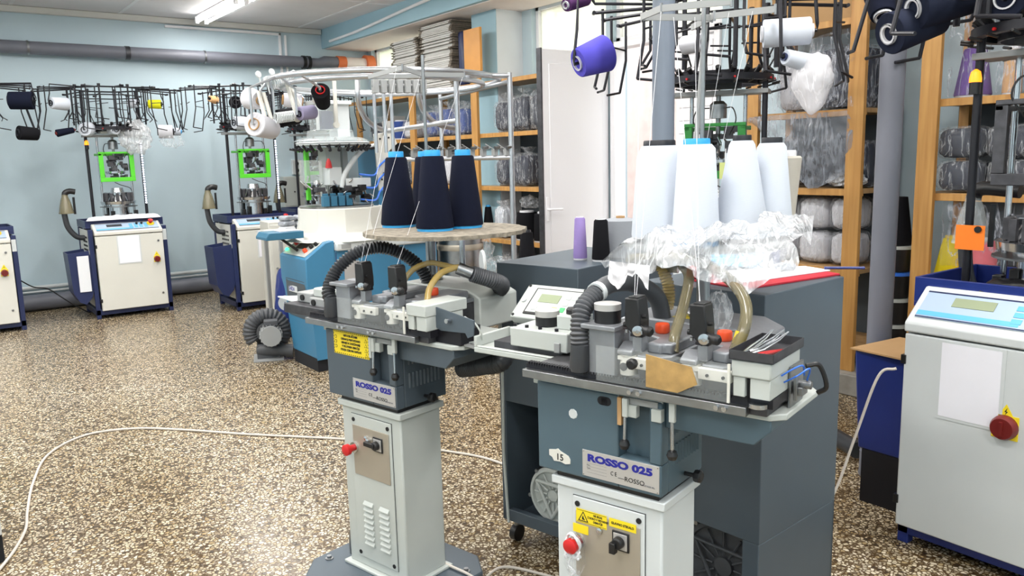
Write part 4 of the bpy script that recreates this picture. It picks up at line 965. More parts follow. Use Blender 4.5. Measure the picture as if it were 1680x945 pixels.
L1['label'] = 'nearest pedestal sewing machine with number 15 tag, tool tray and keypad'
L0 = make_linker(False, -.085); L0.location = (1.351, 2.609, 0); L0.rotation_euler.z = math.radians(-77)
L0['label'] = 'pedestal sewing machine with yellow warning plate, left of the nearest one'
L0['group'] = L1['group'] = 'pedestal sewing machines'
bpy.context.view_layer.update()
def w1(x, y, z): return L1.matrix_world @ Vector((x, y, z))
def w0(x, y, z): return L0.matrix_world @ Vector((x, y, z))
A1, A0 = math.radians(-74.4), math.radians(-77)
# keypad of the near machine on its own arm behind
kp = thing('control_keypad', 'tilted grey control keypad with small screen behind the near machine', 'control panel', w1(-.44, .26, 0), A1)
mt = Matrix.Translation((0, 0, 1.125)) @ Matrix.Rotation(math.radians(38), 4, 'X')
MB().box(-.115, .125, -.075, .075, -.035, 0, mt).build('case', M['grye'], kp, bevel=.004)
MB().box(-.07, .12, -.058, .058, 0, .004, mt).build('bezel', M['black'], kp, bevel=.002)
MB().box(-.063, .115, -.05, .052, .004, .0055, mt).build('faceplate', M['grye'], kp)
MB().box(-.035, .045, -.005, .03, .0055, .007, mt).build('display', M['lcd'], kp)
for i in range(4): MB().box(-.045+i*.026, -.025+i*.026, -.04, -.022, .0055, .0075, mt).build('key', (M['whe'], M['whe'], M['whe'], M['keyy'])[i], kp, bevel=.001)
for i in range(2):
    for j in range(3): MB().box(.065+i*.024, .084+i*.024, -.04+j*.028, -.02+j*.028, .0055, .0075, mt).build('key', M['keyg'] if (i, j) == (0, 0) else M['whe'], kp, bevel=.001)
MB().cyl(mt @ Vector((-.095, -.0, 0)), mt @ Vector((-.095, -.0, .006)), .009).build('lamp_button', M['whe'], kp)
sc = MB()
for x in (-.105, .115):
    for y in (-.066, .066): sc.cyl(mt @ Vector((x, y, 0)), mt @ Vector((x, y, .003)), .005, seg=10)
sc.split('screw', M['ink'], kp)
MB().tube([(0, -.075, 1.011), (0, -.07, 1.06), (0, -.02, 1.085)], .014).build('support_arm', M['rod'], kp)
# tools in the tray
for i, (x, y, a, mm) in enumerate(((.375, -.07, 1.4, 'chrome'), (.385, -.055, 1.3, 'chrome'), (.395, -.07, 1.25, 'chrome'), (.405, -.09, 1.2, 'red'), (.42, -.085, 1.3, 'dred'))):
    tw = MB(); L = .135 if i < 3 else .10
    for s in (-1, 1): tw.tube([(0, 0, 0), (.035, s*.006, 0), (L*.7, s*.004, .006 if i < 3 else 0), (L, s*.001, .016 if i < 3 else 0)], [.0022, .0026, .002, .001], 6)
    o = tw.build('tweezers' if i < 3 else 'thread_snips', M[mm], rot=(0, -.12 if i < 3 else 0, A1+a)); o.location = w1(x, y-.04, 1.142)
    tag(o, ['steel tweezers lying leftmost in the tool tray of the near machine', 'steel tweezers in the middle of the tool tray', 'steel tweezers crossing to the back of the tool tray', 'red thread snips at the front of the tool tray', 'dark red thread snips beside the brighter red pair'][i], 'tool', 'tools in the tray')
# clear plastic hoses of the two machines (pass over the heads)
def hose(name, pts, r, m, label, W_, ends=None):
    t = MB().tube(smoothpath([W_(*p) for p in pts], 8), r, 16).build(name, m); tag(t, label, 'hose'); return t
t1 = hose('suction_tube', [(.322, -.03, 1.12), (.336, .0, 1.187), (.315, .04, 1.24), (.25, .08, 1.285), (.15, .12, 1.315), (.02, .17, 1.315), (-.09, .2, 1.297), (-.10, .24, 1.285), (-.04, .25, 1.275), (.03, .26, 1.27)], .015, M['tubec'], 'dirty clear hose arching right over the near machine', w1)
MB().tube([w1(.326, -.02, 1.135), w1(.332, -.01, 1.165)], .016, 16).build('tape_wrap', M['yellow'], None)
tw_ = bpy.data.objects['tape_wrap']; tw_.parent = t1
hose('suction_tube', [(.168, -.05, 1.10), (.158, -.02, 1.14), (.135, .08, 1.205), (.105, .17, 1.262), (.05, .24, 1.285)], .0145, M['tubec'], 'dirty clear hose dropping between the two heads of the near machine', w1)
yh = ribbed(MB(), [w1(.0, .25, 1.15), w1(.005, .25, 1.18), w1(.003, .25, 1.215), w1(-.005, .25, 1.24), w1(-.02, .25, 1.275)], .019, .009, .003).build('yellowed_hose', M['tube']); tag(yh, 'yellowed ribbed hose behind the near machine heads', 'hose')
hose('suction_tube', [(.278, -.05, 1.125), (.262, -.02, 1.165), (.262, .03, 1.206), (.275, .08, 1.222), (.29, .1, 1.224)], .0115, M['tube'], 'amber clear hose at the right of the warning-plate machine', w0)
hose('suction_tube', [(.095, -.0, 1.12), (.088, .02, 1.17), (.10, .06, 1.21), (.14, .1, 1.23), (.2, .1, 1.228), (.28, .1, 1.22)], .0105, M['tube'], 'amber clear hose at the left, arching into the same silver joint', w0)
jn = thing('hose_joint', 'silver hose joint feeding the grey ribbed hose behind the warning-plate machine', 'hose joint', (0, 0, 0))
MB().tube([w0(.285, .095, 1.222), w0(.32, .13, 1.2)], .022, 20).build('silver_collar', M['steel'], jn)
ribbed(MB(), [w0(.32, .13, 1.2), w0(.355, .2, 1.17), w0(.33, .28, 1.14), w0(.25, .34, 1.1), w0(.12, .4, 1.06)], .03, .008, .003).build('ribbed_hose', M['ghose'], jn)

# ------------------------------------------------------------------ round cone tables with thread guides, one by each machine
def cone_table(name, W_, x, y, R_, z, label, rod, pil, top, dirt=True, pz=1.13):
    c = W_(x, y, 0); t = thing(name, label, 'table', c)
    bm_ = MB(); n = 60; pr = []
    for k in range(n):
        a = 2*PI*k/n; q = R_*(1+(.012*math.sin(k*2.3)+.01*random.uniform(-1, 1))); pr.append((q*math.cos(a), q*math.sin(a)))
    bm_.prism(pr, z-.014, z, 'z').build('table_top', M['dirt'] if dirt else M['flat'], t)
    rd = W_(*rod, 0)-c; pl = W_(*pil, 0)-c
    MB().cyl((rd.x, rd.y, z), (rd.x, rd.y, top), .0065, seg=12).build('guide_rod', M['steel'], t)
    MB().cyl((pl.x, pl.y, pz+.01), (pl.x, pl.y, z-.014), .02, seg=20).lathe([(.045, 0), (.045, .008), (.03, .02)], (pl.x, pl.y, pz)).build('pillar', M['steel'], t)
    return t, rd
T0, rd0 = cone_table('cone_table', w0, .094, .234, .305, 1.34, 'round lint-covered table on a steel pillar carrying the navy cones', (-.02, .26), (-.06, .30), 1.99)
sp_ = w0(.085, .33, 0)-T0.location; MB().cyl((sp_.x, sp_.y, 1.15), (sp_.x, sp_.y, 1.326), .011, seg=14).build('side_post', M['chrome'], T0)
T1, rd1 = cone_table('cone_table', w1, .05, .394, .24, 1.34, 'round table under crumpled plastic carrying the tall white cones', (.08, .30), (.09, .30), 2.02, dirt=False)
def flatbar(p, q, parent, w=.009, h=.003):
    p, q = Vector(p), Vector(q); d = (q-p).normalized(); s = Vector((-d.y, d.x, 0)).normalized()*h; u = Vector((0, 0, w))
    return MB()._add([p-s-u, p+s-u, p+s+u, p-s+u, q-s-u, q+s-u, q+s+u, q-s+u], [(0, 1, 2, 3), (4, 7, 6, 5), (0, 4, 5, 1), (1, 5, 6, 2), (2, 6, 7, 3), (3, 7, 4, 0)]).build('guide_bar', M['flat'], parent, smooth=False)
def guide(T, rd, z, pts):
    r_ = rd.to_2d()
    for a, b in pts:
        flatbar((a[0], a[1], a[2]), (b[0], b[1], b[2]), T)
    e = MB()
    for a, b in pts: e.cyl((b[0], b[1], b[2]-.014), (b[0], b[1], b[2]+.014), .004, seg=8)
    e.split('thread_eye', M['steel'], T)
# bearings give the plan of the bars at their level
def gp(T, px, py, z): v = sight(px, py, Z=z)-T.location; return (v.x, v.y, z)
za = 1.955
guide(T0, rd0, za, [(gp(T0, 605, 126, za), gp(T0, 697, 124, za)), (gp(T0, 605, 126, za), gp(T0, 660, 111, za)), (gp(T0, 660, 111, za), gp(T0, 697, 124, za)), (gp(T0, 697, 122, za), gp(T0, 762, 123, za))])
zb = 1.99
guide(T1, rd1, zb, [(gp(T1, 1052, 28, zb), gp(T1, 1168, 29, zb)), (gp(T1, 1052, 28, zb), gp(T1, 1085, 14, zb)), (gp(T1, 1085, 14, zb), gp(T1, 1200, 2, zb)), (gp(T1, 1135, 45, zb), gp(T1, 1172, 26, zb)), (gp(T1, 1172, 26, zb), gp(T1, 1272, 15, zb))])
rd = sight(1157, 40, Z=1.975)-T1.location; rb_ = sight(1130, 388, Z=1.34)-T1.location
MB().cyl((rd.x, rd.y, 1.975), (rb_.x, rb_.y, 1.34), .0075, seg=12).build('angled_rod', M['flat'], T1)
# the cones on them (bearing of the base, level of the table)
NC = [(655, 377, .062, .26, 'navy yarn cone with sky blue tip, leftmost on the lint-covered table'), (702, 371, .06, .26, 'navy yarn cone standing behind, second from left on the lint-covered table'),
      (714, 383, .062, .258, 'navy yarn cone with sky blue tip in front, middle of the lint-covered table'), (763, 378, .065, .257, 'navy yarn cone with sky blue tip, rightmost on the lint-covered table')]
for (px, py, r0, L, lb) in NC:
    p = sight(px, py-5, Z=1.34); upcone('yarn_cone', lb, p.x, p.y, 1.3405, .295, .071, .042, 'navy', 'cap', 'navy cones on the lint-covered table', base=.01, top=.022)
WC = [(1081, 396, .082, .066, .30, 'capb', 'widest white yarn cone with black tip, leftmost of the tall white cones', .0), (1141, 402, .068, .052, .30, 'cap', 'tall white yarn cone with sky blue tip', 0),
      (1214, 396, .084, .037, .308, 'capb', 'steep tapering white yarn cone with black tip, right of the steel rod', 0), (1262, 392, .068, .042, .30, 'capb', 'white yarn cone with black tip, rightmost of the tall white cones', 0)]
for (px, py, r0, r1, L, tm, lb, sh) in WC:
    p = sight(px, py, Z=1.34); upcone('yarn_cone', lb, p.x, p.y, 1.3405, L, r0, r1, 'white', tm, 'tall white cones over the near machine', top=.016, shoulder=.03 if r0 > .08 and r1 > .06 else .012)

p = sight(1279, 388, Z=1.34); upcone('yarn_cone', 'beige yarn cone widening upward, half hidden behind the rightmost white cone', p.x, p.y, 1.3405, .262, .040, .058, 'beige', 'cap_w')
# ------------------------------------------------------------------ threads
th = MB()
for a, b in (((690, 122, za), w0(.02, -.1, 1.25)), ((650, 112, za), w0(.0, -.1, 1.25)), ((760, 124, za), w0(.19, -.1, 1.25))):
    th.cyl(sight(a[0], a[1], Z=a[2]), b, .0006, seg=5)
tag(th.build('thread', M['rope']), 'fine white threads running down to the warning-plate machine', 'thread', kind='stuff')
th = MB()
for a, b in (((1085, 14, zb), w1(.09, -.1, 1.25)), ((1052, 28, zb), w1(.085, -.1, 1.25)), ((1105, 28, zb), w1(.262, -.1, 1.25)), ((1140, 28, zb), w1(.26, -.1, 1.25)), ((1196, 20, zb), w1(.05, .394, 1.62)), ((1235, 18, zb), w1(.10, .394, 1.62))):
    th.cyl(sight(a[0], a[1], Z=a[2]), b, .0006, seg=5)
tag(th.build('thread', M['rope']), 'fine white threads running down to the near machine', 'thread', kind='stuff')

# ------------------------------------------------------------------ crumpled plastic over the white cone table
def crumple(name, m, pts, lift, label, seedv, amp=.04, cat='plastic sheet'):
    "open crumpled sheet: outline polygon round the first point, heights per point, fanned and displaced"
    bm = bmesh.new(); n = 14; c = sum((Vector(p) for p in pts), Vector())/len(pts); c.z += lift; rings = []
    P = [Vector(p) for p in pts]; P = smoothpath(P+[P[0]], 5)[:-1]
    for i in range(1, n+1):
        t = i/n; row = []
        for p in P:
            q = c.lerp(p, t); q.z = c.z+(p.z-c.z)*t**1.8
            w = noise.noise(q*9+Vector((seedv, 0, 0)))+.6*noise.noise(q*21+Vector((0, seedv, 0)))+.35*noise.noise(q*45)
            q += Vector((noise.noise(q*12+Vector((7, seedv, 0)))*amp*.7, noise.noise(q*12+Vector((0, 7, seedv)))*amp*.7, w*amp))
            row.append(bm.verts.new(q))
        rings.append(row)
    cv = bm.verts.new(c)
    m_ = len(P)
    for k in range(m_): bm.faces.new((cv, rings[0][k], rings[0][(k+1) % m_]))
    for i in range(n-1):
        for k in range(m_): bm.faces.new((rings[i][k], rings[i+1][k], rings[i+1][(k+1) % m_], rings[i][(k+1) % m_]))
    mb = MB(); mb.b.free(); mb.b = bm; o = mb.build(name, m, angle=70)
    return tag(o, label, cat)
def sg(px, py, z): return sight(px, py, Z=z)
crumple('plastic_sheet', M['film2'], [sg(990, 436, 1.3), sg(1030, 400, 1.36), sg(1085, 380, 1.375), sg(1145, 388, 1.37), sg(1158, 432, 1.32), sg(1110, 440, 1.32), sg(1075, 440, 1.31), sg(1040, 456, 1.27)], .045, 'milky plastic sheet heaped left over the white cone table', 2)
crumple('plastic_sheet', M['film2'], [sg(1130, 415, 1.35), sg(1160, 376, 1.38), sg(1250, 392, 1.36), sg(1322, 358, 1.4), sg(1312, 405, 1.36), sg(1275, 450, 1.30), sg(1215, 468, 1.27), sg(1150, 462, 1.27)], .075, 'clear crumpled plastic sheet heaped right over the white cone table', 5)
# ragged sheet hanging down at the left
rb = bmesh.new(); V = {}
a0, a1 = sight(1000, 428, Z=1.32), sight(1066, 436, Z=1.32)
for i in range(17):
    for j in range(9):
        s, t = i/16, j/8; q = a0.lerp(a1, s); L = .045+.022*math.sin(s*7)+.02*noise.noise(Vector((s*9, 3, 1)))
        q = q+Vector((0, 0, -L*t))+Vector((-.03, -.02, 0))*(t*.6)+Vector((.012, .012, 0))*noise.noise(Vector((s*6, t*3, 2))); V[i, j] = rb.verts.new(q)
for i in range(16):
    for j in range(8): rb.faces.new((V[i, j], V[i+1, j], V[i+1, j+1], V[i, j+1]))
mb = MB(); mb.b.free(); mb.b = rb; tag(mb.build('plastic_flap', M['filmw'], angle=80), 'ragged white plastic flap hanging over the grey hose', 'plastic sheet')
p = sight(1164, 520, Z=1.2)
q = w1(.20, .16, 0); blob('plastic_bag', M['film'], Vector((q.x, q.y, 1.17)), (.035, .035, .06), 'clear plastic bag by the pillar behind the right black brake', 'bag', 8, amp=.25, flat=False)
q = w1(-.085, -.125, .50); blob('plastic_bag', M['film'], q, (.035, .02, .065), 'clear plastic wrapping dangling from the red stop button', 'bag', 9, amp=.3, flat=False)
sc_ = MB()
for k in range(5):
    ph = k*1.1; sc_.tube(smoothpath([w1(-.088+.022*math.cos(a+ph), -.138-.006*math.sin(a*2+ph), .545+(.028 if k < 2 else -.0)*math.sin(a+ph)-(.0 if k < 2 else .02+.02*abs(math.sin(a)))) for a in [i*PI/5 for i in range(11)]], 4), .0035, 6)
sc_.tube(smoothpath([w1(-.09, -.138, .51), w1(-.1, -.14, .48), w1(-.08, -.142, .465), w1(-.09, -.14, .45)], 5), .003, 6)
tag(sc_.build('cloth_strip', M['knitw']), 'white cloth strip tied round the red stop button', 'cloth')

# ------------------------------------------------------------------ grey noise cabinets of the two vacuum units
def frame_xf(o, p, q):
    d = Vector((q[0]-p[0], q[1]-p[1])); return math.atan2(d.y, d.x)
ca = thing('vacuum_cabinet', 'slate grey cabinet on castors with open bay, lilac and black cones on top', 'cabinet', (1.93, 2.193, 0), math.radians(-77))
# local x runs to the right along the front, origin at the right front corner
Wd, D, H_ = .40, .62, 1.19
bx_ = MB().box(-Wd, 0, 0, D, .62, H_).box(-Wd, -Wd+.03, 0, D, .1, .62).box(-.03, 0, 0, D, .1, .62).box(-Wd, 0, D-.02, D, .1, .62)
bx_.build('housing', M['slate'], ca, bevel=.003)
MB().box(-Wd, 0, 0, .03, .10, .15).box(-Wd, 0, D-.03, D, .1, .15).box(-Wd+.03, -.03, .03, D-.03, .10, .11).build('bottom_frame', M['slate'], ca, bevel=.002)
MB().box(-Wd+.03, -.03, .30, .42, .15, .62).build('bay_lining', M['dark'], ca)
def fan(parent, cx, cy, cz, R_, m):
    f = MB().lathe([(R_*.97, 0), (R_, .01), (R_, .05), (R_*.95, .06), (R_*.86, .06), (R_*.84, .045), (R_*.2, .04), (R_*.2, .055), (.003, .056)], (cx, cy, cz), (0, -1, 0), seg=44).build('fan_case', m, parent)
    s = MB()
    for k in range(3):
        a = 2*PI*k/3+.5; b = a+2*PI/3
        for da in (a, ):
            p0 = Vector((cx+math.cos(a)*R_*.8, cy-.058, cz+math.sin(a)*R_*.8)); p1 = Vector((cx+math.cos(b)*R_*.8, cy-.058, cz+math.sin(b)*R_*.8)); s.cyl(p0, p1, .007, seg=8)
    for k in range(12):
        a = 2*PI*k/12; s.cyl((cx+math.cos(a)*R_*.25, cy-.052, cz+math.sin(a)*R_*.25), (cx+math.cos(a)*R_*.8, cy-.052, cz+math.sin(a)*R_*.8), .004, seg=6)
    s.split('fan_rib', m, f)
    b = MB()
    for k in range(6):
        a = 2*PI*k/6+.2; b.cyl((cx+math.cos(a)*R_*1.0, cy-.06, cz+math.sin(a)*R_*1.0), (cx+math.cos(a)*R_*1.0, cy-.0, cz+math.sin(a)*R_*1.0), .009, seg=8)
    b.split('fan_bolt', M['steel'], f)
fan(ca, -.17, .10, .245, .118, M['grye'])
for x in (-Wd+.04, -.04):
    for y in (.04, D-.04):
        cs = MB().cyl((x-.014, y, .035), (x+.014, y, .035), .035, seg=18).build('castor', M['black'], ca)
        MB().cyl((x, y, .05), (x, y, .1), .012, seg=10).build('castor_stem', M['steel'], cs)
MB().tube([(-.36, -.012, .10), (-.375, -.014, .4), (-.37, -.014, .8), (-.38, -.012, 1.02)], .006, 8).build('cable', M['grye'], ca)
fl_ = MB().lathe([(.062, 0), (.062, .006), (.045, .007), (.045, .03)], (-.345, 0, 1.05), (0, -1, 0), seg=28).build('hose_flange', M['slate'], ca)
bk_ = w1  # (kept short name)
hz = thing('black_hose', 'thick black corrugated hose clamped to the slate cabinet', 'hose')
hp = [Vector(ca.location)+Matrix.Rotation(math.radians(-77), 4, 'Z') @ Vector(v) for v in ((-.345, -.008, 1.05), (-.35, -.07, 1.06), (-.37, -.12, 1.02), (-.39, -.14, .94))] + [w0(.42, .17, .90), w0(.32, .16, .86), w0(.23, .15, .84)]
ribbed(MB(), hp, .037, .008, .003, 20).build('hose_body', M['rubber'], hz)
MB().tube([hp[0]+(hp[1]-hp[0])*.25, hp[0]+(hp[1]-hp[0])*.45], .0405, 22).build('hose_clamp', M['chrome'], hz)
cb_ = thing('vacuum_cabinet', 'large slate blue cabinet right of the near machine with red folder on top', 'cabinet', (2.032, 1.454, 0), math.radians(-85.2))
Wd, D, H_ = .476, .50, 1.17
MB().box(-Wd, 0, 0, D, .36, H_).box(-Wd, -Wd+.03, 0, D, .06, .36).box(-.06, 0, 0, D, .06, .36).box(-Wd, 0, D-.02, D, .06, .36).box(-Wd, 0, 0, .02, .06, .09).build('housing', M['slate'], cb_, bevel=.003)
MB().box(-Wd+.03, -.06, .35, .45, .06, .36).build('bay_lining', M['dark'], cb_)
fan(cb_, -.20, .16, .17, .17, M['ghose'])
for x in (-Wd+.04, -.04):
    for y in (.04, D-.04): MB().cyl((x-.014, y, .03), (x+.014, y, .03), .03, seg=18).build('castor', M['black'], cb_)
# things on the cabinets
for px, py, L, r0, r1, ym, lb, tm in ((952, 426, .172, .028, .021, 'lilac', 'small lilac yarn cone on the slate cabinet', 'cap_w'), (986, 428, .166, .036, .027, 'black', 'small black yarn cone beside the lilac one', 'cap_w')):
    p = sight(px, py, Z=1.19); upcone('yarn_cone', lb, p.x, p.y, 1.1905, L*1.0, r0, r1, ym, tm, 'small cones on the slate cabinet', base=.007, top=.003)
p = sight(1018, 421, Z=1.19); gy = thing('yarn_cone', 'wide grey yarn package lying behind the small black cone', 'yarn cone', (p.x, p.y, 1.1905))
MB().lathe([(.02, .005), (.095, .005), (.085, .15), (.03, .158)], seg=36).build('yarn_winding', Y['grey'], gy); MB().lathe([(.018, 0), (.018, .166), (.01, .166), (.01, 0)], seg=20, closed=False).build('tube', M['card'], gy)
def on_b(px, py): return sight(px, py, Z=1.17)
def slab(name, m, quad, z0, z1, label, cat):
    pts = [on_b(*q) for q in quad]; o = MB().prism([(p.x, p.y) for p in pts], z0, z1, 'z').build(name, m, bevel=.001); return tag(o, label, cat)
slab('folder', M['gdoc'], [(1138, 462), (1222, 476), (1378, 452), (1330, 444), (1180, 452)], 1.1705, 1.177, 'red folder lying on the large slate blue cabinet', 'folder')
slab('paper_stack', M['paper'], [(1146, 458), (1222, 468), (1362, 448), (1320, 441), (1190, 449)], 1.1775, 1.181, 'white papers lying on the red folder', 'paper')
p = on_b(1352, 447); tag(MB().cyl((p.x, p.y, 1.1865), (p.x+.09, p.y-.1, 1.1865), .005, seg=10).build('pen', M['nblue']), 'blue pen at the far edge of the red folder', 'pen')
p = on_b(1286, 448); blob('cloth_scrap', M['knitm'], Vector((p.x, p.y, 1.1935)), (.05, .035, .014), 'pale crumpled scrap of fabric on the white papers', 'cloth', 11)
rc = thing('red_cap', 'red plastic cap with black base behind the clear hose', 'cap', on_b(1152, 458)+Vector((.0, .0, .0005)))
MB().lathe([(.05, .008), (.055, .012), (.05, .04), (.03, .05)], seg=28).build('dome', M['red'], rc); MB().lathe([(.052, 0), (.052, .008)], seg=28).build('base', M['black'], rc)

# ------------------------------------------------------------------ azure circular machine with aluminium creel
az = thing('circular_knitting_machine', 'azure and cream knitting machine with console, under a ring of aluminium tubes', 'knitting machine', (2.30, 5.69, 0))
def P(X_, Y_, Z_): return (X_-2.30, Y_-5.69, Z_)
b = MB().prism([(.06, .10), (.02, .60), (.0, .70), (.0, .885), (.17, 1.0), (.24, 1.01), (.24, .10)], 0, .52, 'y').build('console_body', M['azure'], az, bevel=.008)
MB().prism([(.045, .10), (-.003+.024, .56), (.0, .68), (.1, .68), (.14, .45), (.16, .10)], -.002, .0005, 'y').build('lower_panel', M['azure'], b, smooth=False)
MB()._add([Vector(v) for v in ((.0215, .05, .56), (-.001, .05, .71), (-.001, .42, .71), (.0215, .47, .56), (.033, .47, .40), (.033, .05, .40))], [(0, 1, 2, 3, 4, 5)]).build('recess_plate', M['slate'], b, smooth=False)
mt = Matrix.Translation((.085, .26, .9435)) @ Matrix.Rotation(math.atan2(.115, .17)*-1, 4, 'Y')
kp2 = MB().box(-.085, .085, -.22, .22, 0, .004, mt).build('keypad', M['grye'], b)
MB().box(-.01, .06, -.08, .10, .004, .007, mt).build('display', M['dcast'], kp2)
for (x, y, mm, r_) in ((-.03, -.14, 'ordial', .018), (.02, -.165, 'black', .016), (.055, -.19, 'black', .014), (.04, .16, 'red', .024)):
    e = mt @ Vector((x, y, .004)); n = mt.to_3x3() @ Vector((0, 0, 1)); MB().tube([e, e+n*.02, e+n*.028], [r_, r_, r_*.7], 16).build('push_button', M[mm], kp2)
e = mt @ Vector((-.05, .2, .004)); MB().lathe([(.016, 0), (.015, .014), (.004, .022)], e, (0, 0, 1)).build('green_light', M['glow'], kp2)
MB().box(.13, .2, -.004, .002, .60, .70).build('grip_recess', M['navy'], b); MB().box(.15, .175, -.003, .002, .53, .55).build('lock', M['ink'], b)
lb = MB().box(.004, .0065, .22, .39, .605, .655).build('model_plate', M['whe'], b, smooth=False); lb.location = (.003, 0, 0)
text('plate_text', 'SHE24', .044, M['inkb'], lb, (.0035, .385, .614), (PI/2, 0, -PI/2), sx=.95, bold=.0006)
MB().box(.24, 1.15, 0, .55, .10, .93).build('base_cabinet', M['azure'], az, bevel=.004)
sm2 = MB()
for x in (.248, .50, .80): sm2.box(x-.003, x+.003, -.0015, .001, .12, .92)
sm2.build('panel_gap', M['navy'], az, smooth=False)
pl2 = MB().box(.31, .44, -.004, -.001, .68, .84).build('data_plate', M['plate'], az, bevel=.001)
MB().box(0.06, 1.12, .03, .5, 0, .10).build('plinth', M['dark'], az)
MB().prism([(.24, -.04), (1.2, -.04), (1.2, .85), (.24, .85)], .93, .995, 'z').build('top_ledge', M['whe'], az, bevel=.012)
MB().box(.28, .36, -.043, -.039, .945, .98).build('ledge_plate', M['flat'], az, bevel=.001)
MB().box(1.2, 1.24, .0, .05, .94, 1.0).build('yellow_cap', M['yellow'], az, bevel=.004)
# cream shroud: faceted drum flaring into the ledge
MB().lathe([(.52, .995), (.44, 1.01), (.375, 1.05), (.355, 1.12), (.35, 1.24), (.34, 1.245), (.33, 1.235)], (.49, .40, 0), seg=10, sx=1.0, sy=.95).build('drum_shroud', M['cream'], az, angle=25, bevel=.006)
MB().box(.38, .62, .145, .150, 1.14, 1.215).build('shroud_plate', M['whe'], az, bevel=.001)
# bed plate, blocks, arms
cx, cy = .47, .42
MB().lathe([(.05, 1.23), (.29, 1.235), (.30, 1.255), (.05, 1.26)], (cx, cy, 0), seg=36).build('bed_ring', M['steel'], az)
random.seed(21)
def cluster(name, m, n, x0, x1, y0, y1, z0, z1, s0, s1, cyl=False):
    c = MB()
    for _ in range(n):
        x, y, z = random.uniform(x0, x1), random.uniform(y0, y1), random.uniform(z0, z1); s, h = random.uniform(s0, s1), random.uniform(s0, s1)*1.4
        if cyl: c.cyl((x, y, z), (x+random.uniform(-.05, .05), y+random.uniform(-.05, .05), z+random.uniform(.02, .08)), s*.3, seg=8)
        else: c.box(x-s, x+s, y-s, y+s, z, z+h)
    return c.build(name, m, az, bevel=.002)
cluster('mechanism', M['dcast'], 34, cx-.22, cx+.2, cy-.2, cy+.2, 1.26, 1.42, .012, .035)
cluster('mechanism_rod', M['chrome'], 26, cx-.25, cx+.22, cy-.25, cy+.1, 1.26, 1.45, .012, .03, True)
cluster('black_block', M['black'], 16, cx-.02, cx+.28, cy-.25, cy+.1, 1.26, 1.40, .015, .035)
vb = MB()
for i in range(4): vb.box(cx-.22+i*.065, cx-.17+i*.065, cy-.25, cy-.2, 1.26, 1.34).box(cx-.215+i*.065, cx-.175+i*.065, cy-.24, cy-.21, 1.34, 1.36)
vb.split('valve_block', M['teal'], az, bevel=.003)
MB().box(cx+.0, cx+.22, cy-.2, cy+.0, 1.40, 1.47).box(cx-.13, cx-.02, cy-.18, cy-.05, 1.42, 1.56).build('white_housing', M['whe'], az, bevel=.006)
MB().lathe([(.028, 1.555), (.02, 1.6), (.008, 1.63)], (cx-.12, cy-.16, 0)).build('red_cone_cap', M['red'], az)
MB().tube(smoothpath([(cx-.03, cy-.18, 1.40), (cx+.0, cy-.18, 1.50), (cx+.10, cy-.16, 1.62), (cx+.22, cy-.1, 1.70), (cx+.36, cy-.05, 1.73)], 8), [.02]*33, 14).build('white_arm', M['whe'], az)
MB().box(cx-.26, cx-.15, cy-.1, cy+.1, 1.44, 1.62).build('grey_cover', M['clearp'], az, bevel=.004)
MB().box(cx-.20, cx-.17, cy+.1, cy+.14, 1.3, 1.72).build('green_post', M['green'], az, bevel=.002)
MB().box(cx-.05, cx+.08, cy+.05, cy+.2, 1.26, 1.72).box(cx+.12, cx+.17, cy+.1, cy+.2, 1.26, 1.72).build('column', M['grye'], az, bevel=.004)
for k in range(3):
    z = 1.30+k*.1
    MB().tube(smoothpath([(cx+.12, cy-.2, z), (cx+.24, cy-.22, z-.01), (cx+.30, cy-.2, z+.06), (cx+.42, cy-.12, z+.12)], 6), .008, 8).build('blue_tube', M['bluel'], az)
# right bracket plate and azure column
MB().prism([(cx+.33, 1.36), (cx+.31, 1.82), (cx+.48, 1.84), (cx+.52, 1.74), (cx+.44, 1.68), (cx+.43, 1.36)], cy-.12, cy-.10, 'y').build('bracket_plate', M['cream'], az, bevel=.003)
MB().box(cx+.33, cx+.46, cy-.10, cy+.25, .99, 1.70).build('column', M['azure'], az, bevel=.004)
bh = MB()
for x, z in ((.36, 1.78), (.44, 1.79), (.36, 1.45), (.38, 1.5)): bh.cyl((cx+x, cy-.12, z), (cx+x, cy-.125, z), .008, seg=10)
bh.split('bolt', M['ink'], az)
# feeder ring, clear covers
MB().lathe([(.22, 1.735), (.29, 1.735), (.29, 1.75), (.22, 1.75)], (cx, cy, 0), seg=40, closed=False).lathe([(.0, 1.75), (.30, 1.752), (.28, 1.76), (.0, 1.762)], (cx, cy, 0), seg=40, closed=False).build('feeder_ring', M['whe'], az)
for k in range(24):
    a = 2*PI*k/24; x, y = math.cos(a), math.sin(a); fd = MB()
    fd.cyl((cx+x*.26, cy+y*.26, 1.69), (cx+x*.30, cy+y*.30, 1.735), .014, .008, 10).cyl((cx+x*.3, cy+y*.3, 1.70), (cx+x*.345, cy+y*.345, 1.71), .008, seg=8)
    fd.build('yarn_feeder', M['rod'], az)
MB().lathe([(.31, 1.765), (.26, 1.79), (.19, 1.80), (.18, 1.85), (.17, 1.855)], (cx-.02, cy, 0), seg=12, closed=False).build('clear_cover', M['clearp'], az, angle=20)
MB().box(cx-.17, cx+.0, cy-.12, cy+.05, 1.85, 2.05).build('clear_box', M['clearp'], az, bevel=.003)
MB().box(cx+.0, cx+.11, cy-.1, cy+.06, 1.80, 2.06).box(cx-.18, cx-.155, cy-.12, cy-.1, 1.85, 2.05).box(cx-.19, cx+.12, cy-.13, cy+.07, 2.05, 2.08).build('white_box', M['whe'], az, bevel=.004)
MB().box(cx-.13, cx-.03, cy-.1, cy+.0, 1.86, 2.0).build('coil', M['mauve'] if 0 else M['navy'], az, bevel=.004)
